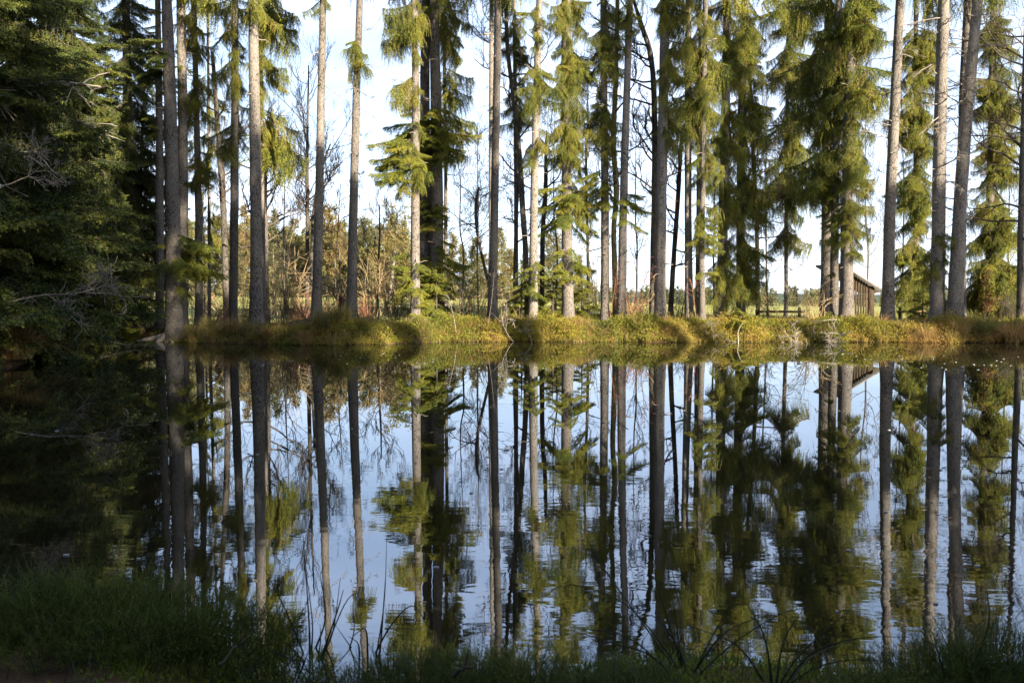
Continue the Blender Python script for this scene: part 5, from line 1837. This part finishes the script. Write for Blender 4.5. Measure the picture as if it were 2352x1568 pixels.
def stick(label, u0, v0, u1, v1, z0, z1, r, seed, mat=None):
    def pt(u, v, z):
        Y = (CAMZ - z) * F / (v - HORIZON)
        return np.array([(u - W0 / 2) / F * Y, Y, z])
    a, b = pt(u0, v0, z0), pt(u1, v1, z1)
    rng = np.random.default_rng(seed)
    s = np.linspace(0, 1, 8)
    pts = a + (b - a) * s[:, None] + rng.normal(0, 0.004, (8, 3)) + np.array([0, 0, 0.015]) * np.sin(s * 3.14)[:, None]
    mb = MB()
    mb.tube(pts - a, np.linspace(r, r * 0.5, 8), 6, cap=True, rough=0.05, rng=rng)
    k = 4
    p2 = pts[k] - a + (b - a) * np.linspace(0, 0.22, 4)[:, None] + np.array([0, 0, 0.05]) * np.linspace(0, 1, 4)[:, None]
    mb.tube(p2, np.linspace(r * 0.5, r * 0.25, 4), 4)
    o = link("fallen_stick", mb.mesh("fallen_stick", mat or M_TWIG), None, None, a)
    tag(o, label, "stick", "sticks lying on the near bank")


stick("pale thin stick poking out over the water right of the lower left thicket", 492, 1545, 565, 1470, 0.2, 0.30, 0.005, 4)
stick("brown stick lying on the moss below the heaped bushes", 1040, 1567, 1085, 1545, 0.2, 0.24, 0.010, 5, M_TWIG)

# ------------------------------------------------------------------ the wood behind the viewpoint, whose shade lies over the near shore and on chosen far trunks
def wood_crown(seed, H=26.0, z0=11.0, R=2.7, n=150, per=44, taper=0.8):
    rng = np.random.default_rng(seed)
    mb = MB()
    for i in range(n):
        f = (i + rng.random()) / n
        z = z0 + (H - z0) * f
        L = (R * (1 - f) ** taper + 0.12) * rng.uniform(0.6, 1.12)
        az = rng.uniform(0, 6.283)
        d = np.array([math.cos(az), math.sin(az), rng.uniform(-0.35, -0.05)])
        t = rng.uniform(0.08, 1, per)
        p = np.array([0, 0, z]) + d * (L * t)[:, None] + rng.normal(0, 0.12, (per, 3))
        p[:, 2] -= rng.random(per) * 0.5
        mb.blades(p, d * 0.4 + np.array([0, 0, -0.7]) + rng.normal(0, 0.3, (per, 3)), rng.uniform(0.3, 0.55, per), rng.uniform(0.08, 0.14, per), rng.uniform(0.2, 0.6) + rng.normal(0, .08, per), 0, rng)
    return mb.mesh("wood_crown", M_NEEDLE)


def wood_trunk(H=26.0, r=0.30):
    mb = MB()
    z = np.linspace(-0.3, H * 0.98, 12)
    pts = np.stack([0.06 * np.sin(z * 0.3), 0.05 * np.cos(z * 0.4), z], 1)
    mb.tube(pts, np.interp(z, [0, H], [r, 0.03]), 10)
    return mb.mesh("wood_trunk", M_BARK, True)


HIGH = [wood_crown(901), wood_crown(902, z0=13.5, R=2.2, per=95), wood_crown(903, z0=9.0, R=3.0), wood_crown(904, z0=18.5, R=0.62, n=80, per=70, taper=0.25)]  # last crown: unseen narrow column, shaped to throw shade on single far trunks
LOW = [wood_crown(911, 11.0, 0.8, 2.8, 110, 48), wood_crown(912, 9.0, 0.5, 2.6, 100, 48)]
WTRUNK, LTRUNK, STRUNK = wood_trunk(), wood_trunk(11.0, 0.14), wood_trunk(26.0, 0.46)  # STRUNK is thickened to cast a darker strip of shade


def wood_tree(x, y, H, k, low=False, wide=1.0):
    z = 0.3
    root = empty("spruce_tree", (x, y, z))
    tag(root, "spruce of the wood behind the viewpoint, out of the picture", "tree", "spruces of the wood behind the viewpoint")
    cr = (LOW if low else HIGH)[k]
    h0 = (11.0, 9.0)[k] if low else 26.0
    s = H / h0
    M = Matrix.Rotation(x * 1.7 + y, 4, 'Z') @ Matrix.Diagonal((s * wide, s * wide, s, 1))
    link("trunk", LTRUNK if low else (STRUNK if k == 3 else WTRUNK), root, M)
    link("crown", cr, root, M)


def shade_at(u, v, yp, k, wide=1.0, Yt=38.0):
    """a tall spruce at depth yp whose tip casts its shade on pixel (u, v) of the far row"""
    P = at(u, v, Yt)
    t = (Yt - yp) / math.cos(SUN_AZ)
    x = P[0] + math.sin(SUN_AZ) * t
    H = P[2] + t * math.tan(SUN_EL) - 0.3
    wood_tree(x, yp, H, k, False, wide)


for (u, v, yp, k, w, Yt) in [(60, -160, -8, 0, 0.8, 26), (190, 40, -12, 2, 0.8, 30), (320, 200, -7, 2, 0.9, 36), (366, -100, -18, 3, 0.8, 37.5), (457, 0, -16, 1, 0.6, 39), (590, 300, -9, 1, 0.5, 37), (690, 480, -14, 2, 0.7, 36),
                         (727, 330, -11, 3, 0.8, 37.4), (806, 400, -8, 3, 0.9, 37.8), (870, 620, -18, 1, 0.7, 36), (978, 60, -10, 3, 0.75, 40.6), (1131, 380, -7, 3, 0.8, 37.6), (1428, -160, -9, 3, 0.75, 37.5),
                         (1517, -160, -14, 3, 0.9, 37.6), (1660, 60, -8, 3, 1.0, 39.4), (1702, 200, -13, 3, 0.9, 40.5), 
                         (2042, 420, -9, 3, 0.7, 37.4), (2156, 420, -16, 3, 0.85, 37), (2228, 260, -12, 3, 0.6, 36.6), (2258, -100, -7, 3, 0.6, 36.6), (2347, 100, -8, 3, 0.9, 37), (-100, 100, -12, 2, 1.0, 26), (20, 300, -20, 2, 0.9, 30), (260, 380, -15, 1, 0.8, 34)]:
    shade_at(u, v, yp, k, w, Yt)
for (x, y, H, k) in [(3.5, -4.5, 9, 0), (7.5, -4.0, 8, 1), (6.0, -8.0, 11, 0), (10.5, -6.0, 11, 1), (1.0, -7.0, 10, 1), (13.5, -7.5, 12, 0), (9.0, -12, 13, 0), (15, -12, 13, 1), (-2.5, -6.5, 9, 0), (4, -12, 13, 1), (11.5, -2.0, 7.5, 1), (18, -8, 13, 0)]:
    wood_tree(x, y, H, k, True)
rw = random.Random(99)
for i in range(46):
    x = -62 + i * 3.4 + rw.uniform(-1, 1)
    wood_tree(x, rw.uniform(-22, -11) if abs(x) > 6 else rw.uniform(-24, -16), rw.uniform(13.5, 17.0), i % 2, True, rw.uniform(0.75, 0.95))
for i in range(20):
    x = -58 + i * 3.3 + rw.uniform(-1, 1)
    wood_tree(x, rw.uniform(-30, -14), rw.uniform(24, 29), 2 if i % 2 else 0, False, 1.1)
for i in range(9):
    wood_tree(-27 - 4 * (i % 2) + rw.uniform(-2, 2), -8 + i * 4.2, rw.uniform(20, 26), 2, False, 1.15)
print("branches", NB[0], "objects", len(bpy.data.objects), "tris", sum(len(m.loops) - 2 * len(m.polygons) for m in bpy.data.meshes))
